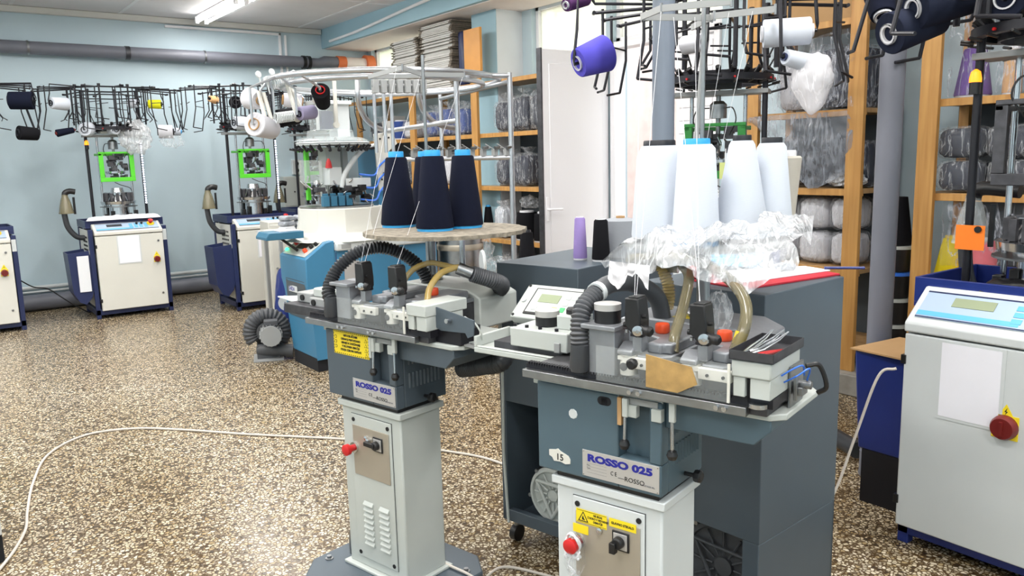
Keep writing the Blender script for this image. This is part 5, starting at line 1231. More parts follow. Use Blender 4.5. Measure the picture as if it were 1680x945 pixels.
# teal shelf over the console with its arm
MB().prism([(-.215, 1.03), (-.215, 1.05), (-.19, 1.085), (.08, 1.085), (.08, 1.03)], .19, .42, 'y').build('console_shelf', M['teal'], az, bevel=.004)
MB().cyl((-.07, .28, 1.03), (.05, .26, .93), .011, seg=10).build('shelf_arm', M['black'], az)
tag(MB().box(2.21, 2.36, 5.92, 6.05, 1.0865, 1.094).build('note_pad', M['paper'], bevel=.001), 'white note pad on the teal console shelf', 'note pad')
# aluminium creel ring on posts
cr0 = thing('creel_frame', 'round aluminium tube frame with posts, standing over the azure machine', 'creel', (2.92, 5.48, 0))
RR = .86; zt = 2.18
def rp_(dg, r=RR): a = math.radians(dg); return (r*math.cos(a), r*math.sin(a))
for r_, z, nm in ((RR, zt, 'upper_ring'), (RR*.86, zt-.03, 'inner_ring')):
    MB().tube([(*rp_(a, r_), z) for a in range(0, 361, 6)], .019, 12, caps=False).build(nm, M['alu'], cr0)
# right side square extension with three full posts
ex = [(.70, -.62), (.62, .40)]
pts = {'near': sight(836, 124, Z=zt)-cr0.location, 'mid': sight(748, 124, Z=zt)-cr0.location, 'far': sight(722, 155, Z=zt)-cr0.location}
for k, v in pts.items():
    MB().cyl((v.x, v.y, 0), (v.x, v.y, zt+.02), .019, seg=14).build('post', M['alu'], cr0)
q = sight(462, 128, Z=zt)-cr0.location
MB().cyl((0, -.55, zt), (pts['near'].x, pts['near'].y, zt), .018, seg=12).build('front_tube', M['alu'], cr0)
MB().cyl((pts['far'].x, pts['far'].y, zt-.04), (pts['near'].x, pts['near'].y, zt-.04), .017, seg=12).build('side_tube', M['alu'], cr0)
n_, m_, f_ = pts['near'], pts['mid'], pts['far']
MB().cyl((m_.x, m_.y, 1.87), (sight(637, 215, Z=1.82)-cr0.location).to_tuple(), .017, seg=12).build('lower_tube', M['alu'], cr0)
for (sx_, sy_, tx, ty_) in ((686, 124, 750, 211), (586, 128, 640, 215)):
    a = sight(sx_, sy_, Z=zt)-cr0.location; b_ = sight(tx, ty_, Z=1.85)-cr0.location
    MB().tube(smoothpath([a, (a.x, a.y, 2.02), (a.x*.85+b_.x*.15, a.y*.85+b_.y*.15, 1.92), (a.x*.5+b_.x*.5, a.y*.5+b_.y*.5, 1.86), b_], 8), .019, 12).build('bent_tube', M['alu'], cr0)
a = sight(628, 130, Z=zt)-cr0.location
for sx_ in (612, 628, 640): 
    a = sight(sx_, 130, Z=zt)-cr0.location; MB().cyl((a.x, a.y, 1.66), (a.x, a.y, zt), .013, seg=10).build('drop_tube', M['alu'], cr0)
# eyelet rail
r0_ = sight(640, 262, Y=5.3)-cr0.location; r1_ = Vector((pts['near'].x, pts['near'].y, 1.603))
MB().tube([r0_, r1_], .017, 12).build('eyelet_rail', M['alu'], cr0)
for k in range(9):
    t_ = .2+k*.095; p = r0_.lerp(r1_, t_)
    e_ = MB().box(p.x-.018, p.x+.018, p.y-.018, p.y+.018, p.z+.012, p.z+.06).cyl((p.x, p.y, p.z+.055), (p.x-.07, p.y+.02, p.z+.1), .004, seg=6).cyl((p.x, p.y, p.z+.05), (p.x+.05, p.y-.03, p.z+.075), .004, seg=6)
    e_.build('eyelet', M['flat'], cr0, bevel=.002)
    MB().cyl((p.x-.02, p.y-.03, p.z+.07), (p.x+.02, p.y-.03, p.z+.075), .012, seg=12).build('eyelet_disc', M['steel'], cr0)
# rail with clips behind the guide bars
c0_ = sight(610, 140, Z=2.08)-cr0.location; c1_ = sight(700, 140, Z=2.08)-cr0.location
MB().tube([c0_, c1_], .012, 10).build('clip_rail', M['alu'], cr0)
for k in range(7):
    p = c0_.lerp(c1_, .06+k*.145); MB().box(p.x-.02, p.x+.02, p.y-.02, p.y+.02, p.z-.05, p.z+.035).build('clip', M['flat'], cr0, bevel=.004)
# arms dropping from the ring at the left
for (px, py, qx, qy) in ((424, 150, 437, 202), (432, 152, 448, 205), (470, 135, 488, 195), (475, 140, 500, 190), (516, 130, 518, 165), (548, 128, 552, 205)):
    a = sight(px, py, Y=5.5); b_ = sight(qx, qy, Y=5.45)
    a = a-cr0.location; b_ = b_-cr0.location
    MB().tube([a, b_], .014, 10).lathe([(.022, -.012), (.022, .012)], b_, (0, 1, 0), seg=14).build('cone_arm', M['cream'], cr0)
# small lever discs on the left of the ring
for px, py in ((424, 122), (446, 118), (437, 132)):
    a = sight(px, py, Y=5.5)-cr0.location
    MB().lathe([(.022, -.006), (.024, 0), (.022, .006)], a, (.4, -1, .2), seg=18).cyl(a, a+Vector((.02, 0, -.09)), .006, seg=8).build('tension_lever', M['whe'], cr0)
sp = MB(); a = sight(448, 140, Y=5.5)-cr0.location; b_ = sight(482, 122, Y=5.5)-cr0.location; L = (b_-a)
sp.tube([a+L*(i/120)+Vector((0, math.cos(i*.6)*.03, math.sin(i*.6)*.03)) for i in range(121)], .0035, 6); sp.build('coil_spring', M['whe'], cr0)
sp = MB(); a = sight(452, 194, Y=5.4)-cr0.location; b_ = sight(482, 190, Y=5.4)-cr0.location; L = (b_-a)
sp.tube([a+L*(i/100)+Vector((0, math.cos(i*.7)*.035, math.sin(i*.7)*.035)) for i in range(101)], .004, 6); sp.build('coil_spring', M['whe'], cr0)
AC = [(417, 163, 5.6, (.3, -1, -.2), .14, .075, .06, 'ivory', 'card', 'off white yarn cone end on at the left of the aluminium ring'),
      (432, 208, 5.45, (-.75, -.6, .12), .24, .07, .078, 'ivory', 'card', 'big off white yarn cone hanging low left under the aluminium ring'),
      (472, 192, 5.55, (-1, -.25, -.18), .2, .06, .06, 'black', 'capb', 'black yarn package behind the spring under the aluminium ring'),
      (503, 185, 5.4, (-1, -.3, -.15), .15, .048, .045, 'mauve', 'capb', 'dusty lilac yarn cone hanging under the aluminium ring'),
      (528, 160, 5.3, (-.45, -.8, .5), .19, .05, .062, 'black', 'red', 'black yarn cone with red end hanging from the aluminium ring'),
      (480, 165, 6.2, (1, -.3, -.1), .16, .055, .06, 'ivory', 'card', 'off white yarn package far behind the aluminium drop arms')]
for (px, py, Yp, ax, L, r0, r1, ym, tm, lb) in AC:
    c = sight(px, py, Y=Yp); a = Vector(ax).normalized()
    cone('yarn_cone', lb, c-a*(L/2), a, L, r0, r1, ym, tm, 'cones on the aluminium creel frame')
    e = c+a*(L*.5+.01); w = cr0.location; h = Vector((e.x-w.x, e.y-w.y, 0)); k_ = h.normalized()*RR; MB().tube([c-a*(L*.4)-w, e-w, Vector((e.x-w.x, e.y-w.y, 2.1)), Vector((k_.x, k_.y, zt))], .009, 8).build('cone_holder', M['alu'], cr0)

# blower on the floor in front of the azure machine
bl = thing('blower', 'grey side channel blower with ribbed housing on the floor by the azure machine', 'blower', (2.24, 6.46, 0), math.radians(-20))
ring = []; rs = []
for i in range(97):
    a = math.radians(-55+i*290/96); ring.append((.135*math.cos(a+.35)*1, 0, .225+.135*math.sin(a+.35))); rs.append(.062-(.007 if i % 4 < 2 else 0))
ring = [(-x, y, z) for x, y, z in ring]
MB().tube(ring, rs, 18).build('ribbed_channel', M['ghose'], bl)
MB().cyl((0, .08, .225), (0, -.06, .225), .085, seg=28).cyl((0, .02, .225), (0, .06, .225), .13, seg=28).build('impeller_cover', M['ghose'], bl)
mo = MB().cyl((.03, -.05, .225), (.03, -.24, .225), .082, seg=28)
for k in range(18):
    a = 2*PI*k/18; mo.box(-.002, .002, -.22, -.06, .08, .092, Matrix.Translation((.03, 0, .225)) @ Matrix.Rotation(a, 4, 'Y'))
mo.build('motor', M['flat'], bl); MB().box(-.02, .09, -.2, -.1, .30, .345).build('terminal_box', M['ghose'], bl, bevel=.005)
MB().tube([(-.08, -.06, .085), (.04, -.1, .085), (.17, -.12, .07)], [.048, .048, .046], 18).tube([(.14, -.115, .072), (.2, -.125, .066)], .056, 18).build('outlet', M['ghose'], bl)
MB().prism([(-.12, -.16), (.12, -.16), (.12, .10), (-.12, .10)], 0, .016, 'z').build('base_plate', M['flat'], bl, bevel=.003)
MB().box(-.09, .09, -.1, .06, .016, .12).build('foot_block', M['ghose'], bl)
# cream cabinet and blue sack behind the console, electrical box, sock pile
cc_ = thing('control_cabinet', 'tall cream cabinet standing behind the console of the azure machine', 'cabinet', (2.83, 7.9, 0), math.radians(-6))
MB().box(0, .8, 0, .35, .05, 1.02).build('housing', M['cream'], cc_, bevel=.005); MB().box(.02, .78, .02, .33, 0, .05).build('plinth', M['dark'], cc_)
MB().box(.02, .78, -.008, 0, .08, .99).build('door', M['cream'], cc_, bevel=.003); MB().cyl((.06, -.008, .55), (.06, -.02, .55), .012).build('lock', M['flat'], cc_)
sk_ = thing('blue_sack', 'blue plastic sack with white print squeezed behind the azure console', 'sack', (2.62, 6.9, 0))
blob('sack_body', M['nblue'], (0, 0, .34), (.13, .13, .36), None, None, 13, parent=sk_, amp=.14, freq=2)
MB().lathe([(.07, 0), (.07, .003)], (-.075, -.108, .38), (-.5, -.85, 0), seg=20).build('white_print', M['whe'], sk_)
eb = thing('electrical_box', 'light grey electrical box on the back wall under a small grey socket box', 'electrical box', (0, BY, 0))
a = sight(462, 290, Y=BY-.1); b_ = sight(503, 338, Y=BY-.1)
MB().box(a.x, b_.x, -.16, 0, b_.z, a.z).build('housing', M['grye'], eb, bevel=.005); MB().box(a.x+.015, b_.x-.015, -.168, -.16, b_.z+.015, a.z-.015).build('door', M['grye'], eb, bevel=.003)
MB().cyl(((a.x+b_.x)/2-.02, -.168, (a.z+b_.z)/2), ((a.x+b_.x)/2-.02, -.175, (a.z+b_.z)/2), .01).build('lock', M['ink'], eb)
c = sight(487, 274, Y=BY-.05); s2 = thing('socket_box', 'small double socket box on the back wall above the electrical box', 'socket', (c.x, BY, c.z))
MB().box(-.06, .06, -.06, 0, -.1, .1).build('housing', M['whe'], s2, bevel=.004)
for dz in (-.045, .045): MB().cyl((0, -.06, dz), (0, -.064, dz), .025).build('socket', M['ink'], s2)
cab = MB().cyl((c.x, BY-.015, c.z+.1), (c.x, BY-.015, 2.6), .009, seg=8); tag(cab.build('wall_conduit', M['whe']), 'thin white conduit rising from the socket box to the ceiling', 'conduit')
stl = thing('side_bench', 'low cream bench behind the azure console with folded socks on it', 'bench', (2.90, 7.2, 0))
MB().box(-.32, .3, -.22, .22, .97, .99).build('bench_top', M['cream'], stl, bevel=.003)
for x in (-.3, .27):
    for y in (-.2, .18): MB().box(x, x+.03, y, y+.03, 0, .97).build('leg', M['flat'], stl)
random.seed(5)
for i, (dx_, dy_, lv_) in enumerate([(-.19, -.12, 0), (-.05, -.13, 0), (-.19, -.12, 1), (-.05, -.13, 1), (-.18, -.12, 2), (-.05, -.12, 2), (.08, -.12, 0), (.08, -.12, 1)]):
    z = .991+lv_*.047
    o = MB()
    o.prism([(-.06, 0), (.055, 0), (.062, .02), (.05, .042), (-.045, .045), (-.063, .025)], -.06, .06, 'y').build('folded_socks', M['knitm'] if i % 3 else M['knitw'], bevel=.012)
    q = bpy.context.scene.objects[-1] if 0 else COL.objects[-1]
    q.location = (2.90+dx_, 7.2+dy_, z); q.rotation_euler.z = random.uniform(-.2, .2)
    tag(q, ['folded grey sock bundle at the bottom left of the pile behind the console', 'folded grey sock bundle at the bottom middle of the pile', 'folded grey sock bundle in the middle left of the pile', 'pale sock bundle in the middle of the pile', 'folded grey sock bundle on top left of the pile', 'folded grey sock bundle on top, second stack', 'pale sock bundle at the bottom right of the pile', 'folded grey sock bundle on the right stack'][i], 'socks', 'folded socks behind the console')
# cables on the floor
cp = [sight(x, y, Z=.008) for x, y in [(-10, 945), (22, 905), (42, 868), (45, 838), (55, 790), (80, 745), (140, 714), (220, 703), (300, 705), (400, 712), (480, 716), (560, 720), (640, 726), (720, 738), (790, 750), (850, 770)]]
tag(MB().tube(smoothpath(cp, 8), .0065, 8).build('floor_cable', M['cord']), 'white cable snaking across the speckled floor', 'cable')
cp = [Vector((3.04, 1.56, .74)), Vector((3.02, 1.62, .70)), Vector((2.98, 1.68, .45)), Vector((2.9, 1.72, .2)), Vector((2.76, 1.76, .03)), Vector((2.55, 1.8, .008)), Vector((2.2, 2.0, .008))]
tag(MB().tube(smoothpath(cp, 8), .0055, 8).build('power_cable', M['cord']), 'white cable looping down from the right machine to the floor', 'cable')
cp = [w0(.12, .1, .06), w0(.3, .1, .055), w0(.36, .08, .03), sight(800, 945, Z=.008), sight(830, 930, Z=.008), sight(900, 945, Z=.008), sight(1000, 975, Z=.008)]
tag(MB().tube(smoothpath(cp, 8), .0055, 8).build('power_cable', M['cord']), 'pale cable leaving the foot plate of the warning-plate machine', 'cable')
cp = [Vector((1.2, BY-.2, .35)), Vector((1.3, 10.2, .05)), Vector((1.5, 10.1, .02)), Vector((1.6, 10.05, .02))]
tag(MB().tube(smoothpath([Vector((.8, 10.0, .45)), Vector((.95, 10.1, .33)), Vector((1.1, 10.15, .28)), Vector((1.25, 10.0, .15)), Vector((1.42, 9.9, .02)), Vector((1.5, 9.9, .012))], 8), .007, 8).build('floor_cable', M['black']), 'black cable drooping between the first two sock machines', 'cable')
lm = thing('white_cabinet', 'corner of a pale cabinet with dark plinth at the left edge of the photo', 'cabinet', (.135, 3.72, 0))
MB().box(-.6, 0, 0, .6, .13, 1.0).build('housing', M['whe'], lm, bevel=.004); MB().box(-.58, -.0, .03, .58, 0, .13).build('plinth', M['dark'], lm)

# ------------------------------------------------------------------ wooden shelving along the window wall
FX, BX = 4.9, 5.36
def shelving(name, label, y0, y1, levels, posts, mat_='wood2', thick=.03, top=2.39):
    t = thing(name, label, 'shelving', (FX, y0, 0))
    for z in levels:
        MB().box(.012, BX-FX, 0, y1-y0, z-thick, z).build('shelf', M['wood2'], t, bevel=.002)
        MB().box(0, .02, 0, y1-y0, z-.045, z-.002).build('shelf_edge', M['wood'], t, bevel=.002)
    MB().box(BX-FX, BX-FX+.008, 0, y1-y0, .27 if y0 > 5 else .30, 1.86).build('shade_board', M['dshade'], t, smooth=False)  # dark sheet added to paint the shade at the back of the shelves
    for y, zt in posts:
        MB().box(-.035, -.0, y-y0-.055, y-y0+.055, 0.14 if y < 4 else 0, zt).build('post', M['wood'], t, bevel=.003)
        MB().box(BX-FX-.04, BX-FX, y-y0-.03, y-y0+.03, 0.14 if y < 4 else 0, min(zt, 2.5)).build('post', M['wood'], t, bevel=.003)
    return t
LZ = [2.39, 1.86, 1.31, .76, .27]
s1_ = shelving('shelving_unit', 'long wooden shelving between the back corner and the white column, cartons on top', 5.78, 10.3, LZ, [(7.16, 2.39), (8.48, 2.36), (9.9, 2.36), (5.85, 2.39)])
MB().box(-.03, .0, 7.02-5.78, 7.32-5.78, 2.50, 2.94).build('end_board', mat('orange varnished board', (214, 150, 72), .4, noise_amt=.06), s1_, bevel=.003)
MB().box(-.025, .0, 7.05-5.78, 7.1-5.78, 2.39, 2.50).build('end_board_strut', M['wood'], s1_)
s2_ = shelving('shelving_unit', 'wooden shelving right of the doorway full of plastic-wrapped packs', 2.80, 3.70, [2.43, 1.86, 1.345, .82, .30], [(3.64, 3.1), (2.85, 3.1)])
s3_ = shelving('shelving_unit', 'wooden shelving at the right edge with purple cones and navy bundles', .2, 2.44, [2.46, 1.88, 1.33, .79, .30], [(2.39, 3.1), (.3, 3.1)])
# posts stand forward of the shelves
def squircle(name, m, c, s, seedv, amp, parent=None, e=.35, sub=4, frq=3.5, rz=0):
    bm = bmesh.new(); bmesh.ops.create_icosphere(bm, subdivisions=sub, radius=1)
    for v in bm.verts:
        d = v.co.normalized(); q = Vector([math.copysign(abs(x)**e, x) for x in d]); q = q.lerp(d, .25)
        k = 1+amp*(noise.noise(d*frq+Vector((seedv*3.3, 0, 0)))+.6*noise.noise(d*frq*2.6+Vector((0, seedv*1.7, 0))))
        v.co = Vector((q.x*k*s[0], q.y*k*s[1], max(q.z*k, -.98)*s[2]))
    mb = MB(); mb.b.free(); mb.b = bm; o = mb.build(name, m, parent, angle=50); o.location = c; o.rotation_euler.z = rz; return o
packn = [0]
def pack(label, y, z, s, ym, group, x=None, ncone=0, wrap='film', amp=.1, tuft=True, tm=None):
    "bundle of yarn wrapped in crumpled polythene: yarn block inside, film outside, knotted tuft on top"
    packn[0] += 1; k = packn[0]
    x = x if x is not None else FX+.04+s[0]
    t = thing('yarn_bundle', label, 'yarn bundle', (x, y, z+.002), random.uniform(-.08, .08), group)
    squircle('yarn_block', Y[ym], (0, 0, s[2]), (s[0]*.88, s[1]*.9, s[2]*.93), k, .05, t)
    w = squircle('plastic_wrap', M[wrap], (0, 0, s[2]*1.03), (s[0], s[1]*1.02, s[2]*1.04), k+40, amp, t, frq=4.5)
    if tuft:
        bm = bmesh.new(); n = 22; R1 = []
        for i in range(7):
            f = i/6; row = []
            for j in range(n):
                a = 2*PI*j/n; r = (.03+.055*f**1.5)*(1+.5*noise.noise(Vector((math.cos(a)*2, math.sin(a)*2, k+f))))+.012*math.sin(a*7+k)*f
                row.append(bm.verts.new((r*math.cos(a)+.02*noise.noise(Vector((k, f*2, 0))), r*math.sin(a), s[2]*2-.01+f*.085+.02*noise.noise(Vector((a, k, f))))))
            R1.append(row)
        for i in range(6):
            for j in range(n): bm.faces.new((R1[i][j], R1[i][(j+1) % n], R1[i+1][(j+1) % n], R1[i+1][j]))
        mb = MB(); mb.b.free(); mb.b = bm; mb.build('plastic_tuft', M[wrap], t, angle=80)
    return t
# --- left unit, shelf by shelf (z 1.86 / 1.31 / .76 / .27)
G = 'wrapped bundles on the left shelving'
for (y, z, s, ym, lb, kw) in [
    (6.81, 1.86, (.14, .14, .16), 'dusk', 'navy bundle in clear film right of the middle post, second shelf', {}),
    (6.51, 1.86, (.15, .15, .175), 'dusk', 'larger navy bundle in clear film in the middle of the second shelf', {}),
    (6.16, 1.86, (.16, .19, .19), 'slate', 'largest dark bundle on the second shelf beside the door leaf', {}),
    (7.62, 1.86, (.14, .15, .15), 'blue', 'blue grey bundle in film left of the middle post, second shelf', {}),
    (7.95, 1.86, (.14, .15, .16), 'blue', 'blue bundle in film on the second shelf behind the alu post', {}),
    (8.27, 1.86, (.14, .15, .15), 'blue', 'blue bundle in film just right of the thin far post', {}),
    (8.75, 1.86, (.13, .14, .11), 'ivory', 'pale bundle in film left of the thin far post, second shelf', {}),
    (9.62, 1.86, (.14, .15, .12), 'dusk', 'navy bundle in film at the far end of the second shelf', {}),
    (6.82, 1.31, (.14, .14, .15), 'dusk', 'crumpled dark bundle right of the middle post, third shelf', {}),
    (6.5, 1.31, (.14, .15, .16), 'dusk', 'dark bundle with loose film in the middle of the third shelf', {}),
    (7.62, 1.31, (.14, .15, .15), 'slate', 'dark bundle on the third shelf left of the middle post', {}),
    (7.95, 1.31, (.14, .15, .15), 'ivory', 'pale bundle on the third shelf behind the navy cones', {}),
    (8.8, 1.31, (.14, .2, .15), 'slate', 'dark bundle on the third shelf behind the aluminium drop tubes', {}),
    (6.88, .76, (.1, .09, .16), 'white', 'white bundle in a plastic bag on the fourth shelf by the aluminium post', {'wrap': 'film2'}),
    (7.64, .76, (.14, .15, .15), 'slate', 'dark bundle on the fourth shelf under the lint-covered table', {'tuft': False}),
    (7.97, .76, (.14, .15, .15), 'violet', 'violet bundle in film on the fourth shelf', {'tuft': False}),
    (6.55, .27, (.14, .2, .13), 'slate', 'dark bundle on the lowest shelf near the door', {'tuft': False}),
    (6.87, .27, (.13, .11, .12), 'ivory', 'pale bundle in film on the lowest shelf', {}),
    (7.7, .27, (.14, .2, .13), 'violet', 'violet bundle in film on the lowest shelf', {'tuft': False})]:
    pack(lb, y, z, s, ym, G, **kw)
GB = 'loose cones on the left shelving'
upcone('yarn_cone', 'plain black yarn cone on the third shelf next to the door leaf', 5.12, 6.12, 1.312, .3, .085, .06, 'black', 'cap', GB)
upcone('yarn_cone', 'slim black yarn cone with sky blue ends on the fourth shelf', 4.985, 7.12, .762, .34, .068, .034, 'black', 'cap', GB)
upcone('yarn_cone', 'thick black yarn package on the fourth shelf, left of a pair', 5.05, 6.52, .762, .30, .115, .105, 'black', 'cap_w', GB)
upcone('yarn_cone', 'thick black yarn package on the fourth shelf by the door leaf', 5.05, 6.22, .762, .30, .12, .11, 'black', 'cap_w', GB)
upcone('yarn_cone', 'black yarn cone on the lowest shelf below the plastic-draped bundle', 5.0, 7.12, .272, .34, .09, .05, 'black', 'capb', GB) if 0 else None
upcone('yarn_cone', 'denim blue yarn package on the second shelf by the thin far post', 5.05, 9.07, 1.862, .24, .13, .11, 'blue', 'cap_w', GB)
bxx = thing('white_box', 'white cardboard box tilted on the second shelf behind the aluminium tubes', 'box', (5.08, 9.33, 1.864), .3)
MB().box(-.1, .1, -.1, .1, 0, .24).build('carton', M['cardw'], bxx, bevel=.002); MB().prism([(-.1, .24), (.1, .24), (.12, .30), (-.08, .30)], -.1, -.097, 'y').build('open_flap', M['cardw'], bxx, smooth=False)
blob('plastic_bag', M['film'], (5.0, 6.4, 1.15), (.08, .12, .07), 'wisp of clear plastic stuffed over the black packages', 'bag', 17, amp=.35)
blob('plastic_bag', M['film'], (4.845, 6.97, .64), (.05, .1, .13), 'crumpled clear plastic hanging below the fourth shelf post', 'bag', 18, amp=.4, flat=False)
# things on the floor under the navy table, right of the blue machine
bm1 = thing('steel_drum', 'brushed steel drum standing between the azure machine and the shelves', 'drum', (3.72, 5.75, 0))
MB().lathe([(.2, 0), (.2, .01), (.19, .02), (.19, .98), (.2, .99), (.2, 1.0), (.0, 1.0)], seg=36).build('drum_body', M['steel'], bm1); MB().lathe([(.196, .84), (.2, .85), (.2, .88), (.196, .89)], seg=36, closed=False).build('brass_band', M['beige'], bm1)
pt = thing('packing_table', 'low wooden packing table with pink papers behind the black hose', 'table', (3.9, 5.0, 0), .0)
MB().box(-.35, .35, -.35, .35, .62, .65).build('table_top', M['wood2'], pt, bevel=.003)
for x in (-.33, .28):
    for y in (-.33, .28): MB().box(x, x+.05, y, y+.05, 0, .62).build('leg', M['wood'], pt)
MB().box(-.30, .30, -.345, -.33, .36, .62).build('apron', M['wood'], pt)
tag(MB().prism([(3.62, 4.72), (4.1, 4.68), (4.16, 5.1), (3.66, 5.14)], .651, .70, 'z').build('paper_stack', M['soffit'], bevel=.002), 'stack of pinkish papers on the packing table', 'paper')
blob('plastic_bag', M['film'], (3.75, 5.2, .75), (.12, .12, .07), 'rounded clear plastic bag on the packing table', 'bag', 21, amp=.2)
upcone('yarn_cone', 'black yarn cone standing behind the slate cabinet with castors', 4.02, 5.2, .651, .36, .08, .05, 'black', 'capb')
fs = thing('white_fan_wheel', 'white disc shaped reel behind the silver hose joint', 'reel', (3.6, 5.24, .651), .6)
MB().lathe([(.11, -.012), (.115, 0), (.11, .012)], (0, 0, .115), (.6, -1, 0), seg=30).build('disc', M['whe'], fs); MB().box(-.05, .05, -.03, .03, 0, .02).build('foot', M['whe'], fs)
# --- cartons stacked on the top shelf: flat folded boxes, several bundles
random.seed(11)
def cartons(label, y0, y1, z0, n, th=.0165, x0=4.92):
    t = thing('carton_bundle', label, 'carton bundle', (x0, y0, z0+.001), 0, 'bundles of flat cartons on the top shelf')
    for k in range(n):
        j = random.uniform(-.02, .02); j2 = random.uniform(-.025, .025); z = k*th; wob = .004*math.sin(k*1.3)
        b1 = MB().box(j, .42+j, j2+.012, (y1-y0)+j2-.012, z+.001, z+th-.002)
        b1.build('folded_carton', M['cardw'], t, smooth=False)
        MB().box(j-.002, .422+j, j2-.002, j2+.05, z+.0005, z+th-.003).box(j-.002, .422+j, (y1-y0)+j2-.05, (y1-y0)+j2+.002, z+.0005, z+th-.003).build('carton_edge', M['cardg'], t, smooth=False)
    return t
zc = 2.39; n = 13; h = n*.0165
cartons('lowest bundle of flat cartons, nearer stack beside the orange board', 7.62, 8.28, zc, n); cartons('middle bundle of flat cartons in the nearer stack', 7.64, 8.28, zc+h+.002, n)
cartons('topmost bundle of flat cartons in the nearer, taller stack', 7.60, 8.3, zc+2*h+.004, n+4)
cartons('lowest bundle of flat cartons in the farther stack', 8.36, 9.0, zc, n); cartons('middle bundle of flat cartons in the farther stack', 8.36, 9.0, zc+h+.002, n)
cartons('topmost bundle of flat cartons in the farther, lower stack', 8.36, 8.98, zc+2*h+.004, n-1)
tag(MB().prism([(4.96, 7.47), (5.3, 7.47), (5.3, 7.58), (4.96, 7.58)], 2.391, 2.97, 'z').build('dark_sack', M['navy'], bevel=.03), 'dark folded sack between the cartons and the orange board', 'sack')
# --- middle unit: boxes, grey-filmed stacks, white packs
tb = thing('cardboard_box', 'tan cardboard box on top of the shelving right of the doorway', 'box', (5.12, 3.22, 2.431), .04)
MB().box(-.17, .2, -.33, .33, 0, .5).build('carton', M['card'], tb, bevel=.003); MB().box(-.172, -.17, -.33, .33, .2, .215).build('tape', M['wood2'], tb, smooth=False)
G2 = 'dark bundles under grey film, middle shelving'
for i, (y, z, s, ym) in enumerate([(3.42, 1.86, (.16, .13, .2), 'ivory'), (3.14, 1.86, (.17, .14, .21), 'dusk'), (2.92, 1.86, (.15, .08, .2), 'slate'), (3.4, 1.345, (.16, .15, .17), 'black'), (3.07, 1.345, (.16, .15, .16), 'navy'), (2.88, 1.345, (.14, .05, .15), 'slate')]):
    pack(['cream bundle under grey film at the left of the upper middle shelf', 'dark bundle under grey film, centre of the upper middle shelf', 'dark bundle by the pine post on the upper middle shelf', 'black bundle in shade behind the hanging grey film', 'navy bundle behind the hanging grey film', 'dark bundle right of the pine post behind film'][i], y, z, s, ym, G2, wrap='filmd', tuft=False, x=5.14)
def sheet(name, m, fn, nu, nv, label, cat='plastic sheet', amp=.02, seedv=1, fq=5):
    bm = bmesh.new(); V = {}
    for i in range(nu+1):
        for j in range(nv+1):
            q = Vector(fn(i/nu, j/nv)); w = noise.noise(q*fq+Vector((seedv, 0, 0)))+.6*noise.noise(q*fq*2.6)+.3*noise.noise(q*fq*6)
            q += Vector((w*amp, w*amp*.3, w*amp*.3)); V[i, j] = bm.verts.new(q)
    for i in range(nu):
        for j in range(nv): bm.faces.new((V[i, j], V[i+1, j], V[i+1, j+1], V[i, j+1]))
    mb = MB(); mb.b.free(); mb.b = bm; return tag(mb.build(name, m, angle=80), label, cat)
def hang(s, t):   # triangular film hanging from the shelf edge, low point towards the post
    y = 3.66-.80*s; top = 1.845; low = .05+.45*max(0, min(1, (s-.02)/.6))*(1 if s < .7 else 1-(s-.7)*.9)
    return (4.868-.03*math.sin(s*3)-.05*math.sin(t*PI)*(1-s)*.6+.02*t, y, top-low*t)
sheet('plastic_sheet', M['films'], hang, 50, 30, 'large grey plastic sheet hanging from the middle shelving like a slanting curtain', amp=.02, seedv=4)
def wrapup(s, t): return (4.862+.012*math.sin(t*9), 3.58-.72*s, 1.875+.46*t*(1-.05*math.sin(s*5)))
sheet('plastic_sheet', M['filmd'], wrapup, 40, 30, 'grey plastic film covering the bundles on the upper middle shelf', amp=.025, seedv=8)
G3 = 'white packs in the middle shelving'
i = 0
for z in (.82, 1.058):
    for y in (3.48, 3.2, 2.98):
        s = (.15, .125 if y > 3 else .1, .112); i += 1
        pack(['white pack at the lower left of the white packs', 'white pack in the lower row, middle', 'white pack in the lower row beside the pine post', 'white pack at the upper left of the white packs', 'white pack in the upper row, middle', 'white pack in the upper row beside the pine post'][i-1], y, z, s, 'ivory', G3, wrap='film', tuft=False, amp=.06, x=5.1)
blob('plastic_bag', M['film2'], (4.97, 2.95, 1.40), (.07, .12, .05), 'white crumpled plastic lying on the shelf end by the pine post', 'bag', 31, amp=.35)
# stack of black tubs right of the pine post
for k in range(5):
    z = .142+k*.17
    tb_ = thing('storage_tub', ['black storage tub at the foot of the stack behind the drain pipe', 'black storage tub, second from the floor, behind the drain pipe', 'black storage tub in the middle of the stack behind the drain pipe', 'black storage tub with blue stripe, second from the top of the stack', 'black storage tub on top of the stack behind the drain pipe'][k], 'tub', (5.03, 2.62, z), 0, 'stacked black tubs')
    MB().lathe([(.085, 0), (.1, .14), (.1, .145), (0, .146)], seg=24).build('tub_body', M['black'], tb_); MB().lathe([(.105, .145), (.105, .165), (0, .168)], seg=24).build('lid', M['bluel'] if k == 3 else M['grye'], tb_)
tag(MB().lathe([(.09, 0), (.05, .3), (.0, .302)], (5.03, 2.62, .993+.002), seg=24).build('dotted_cone', Y['black']), 'black cone shaped package standing on the stack of tubs', 'cone')
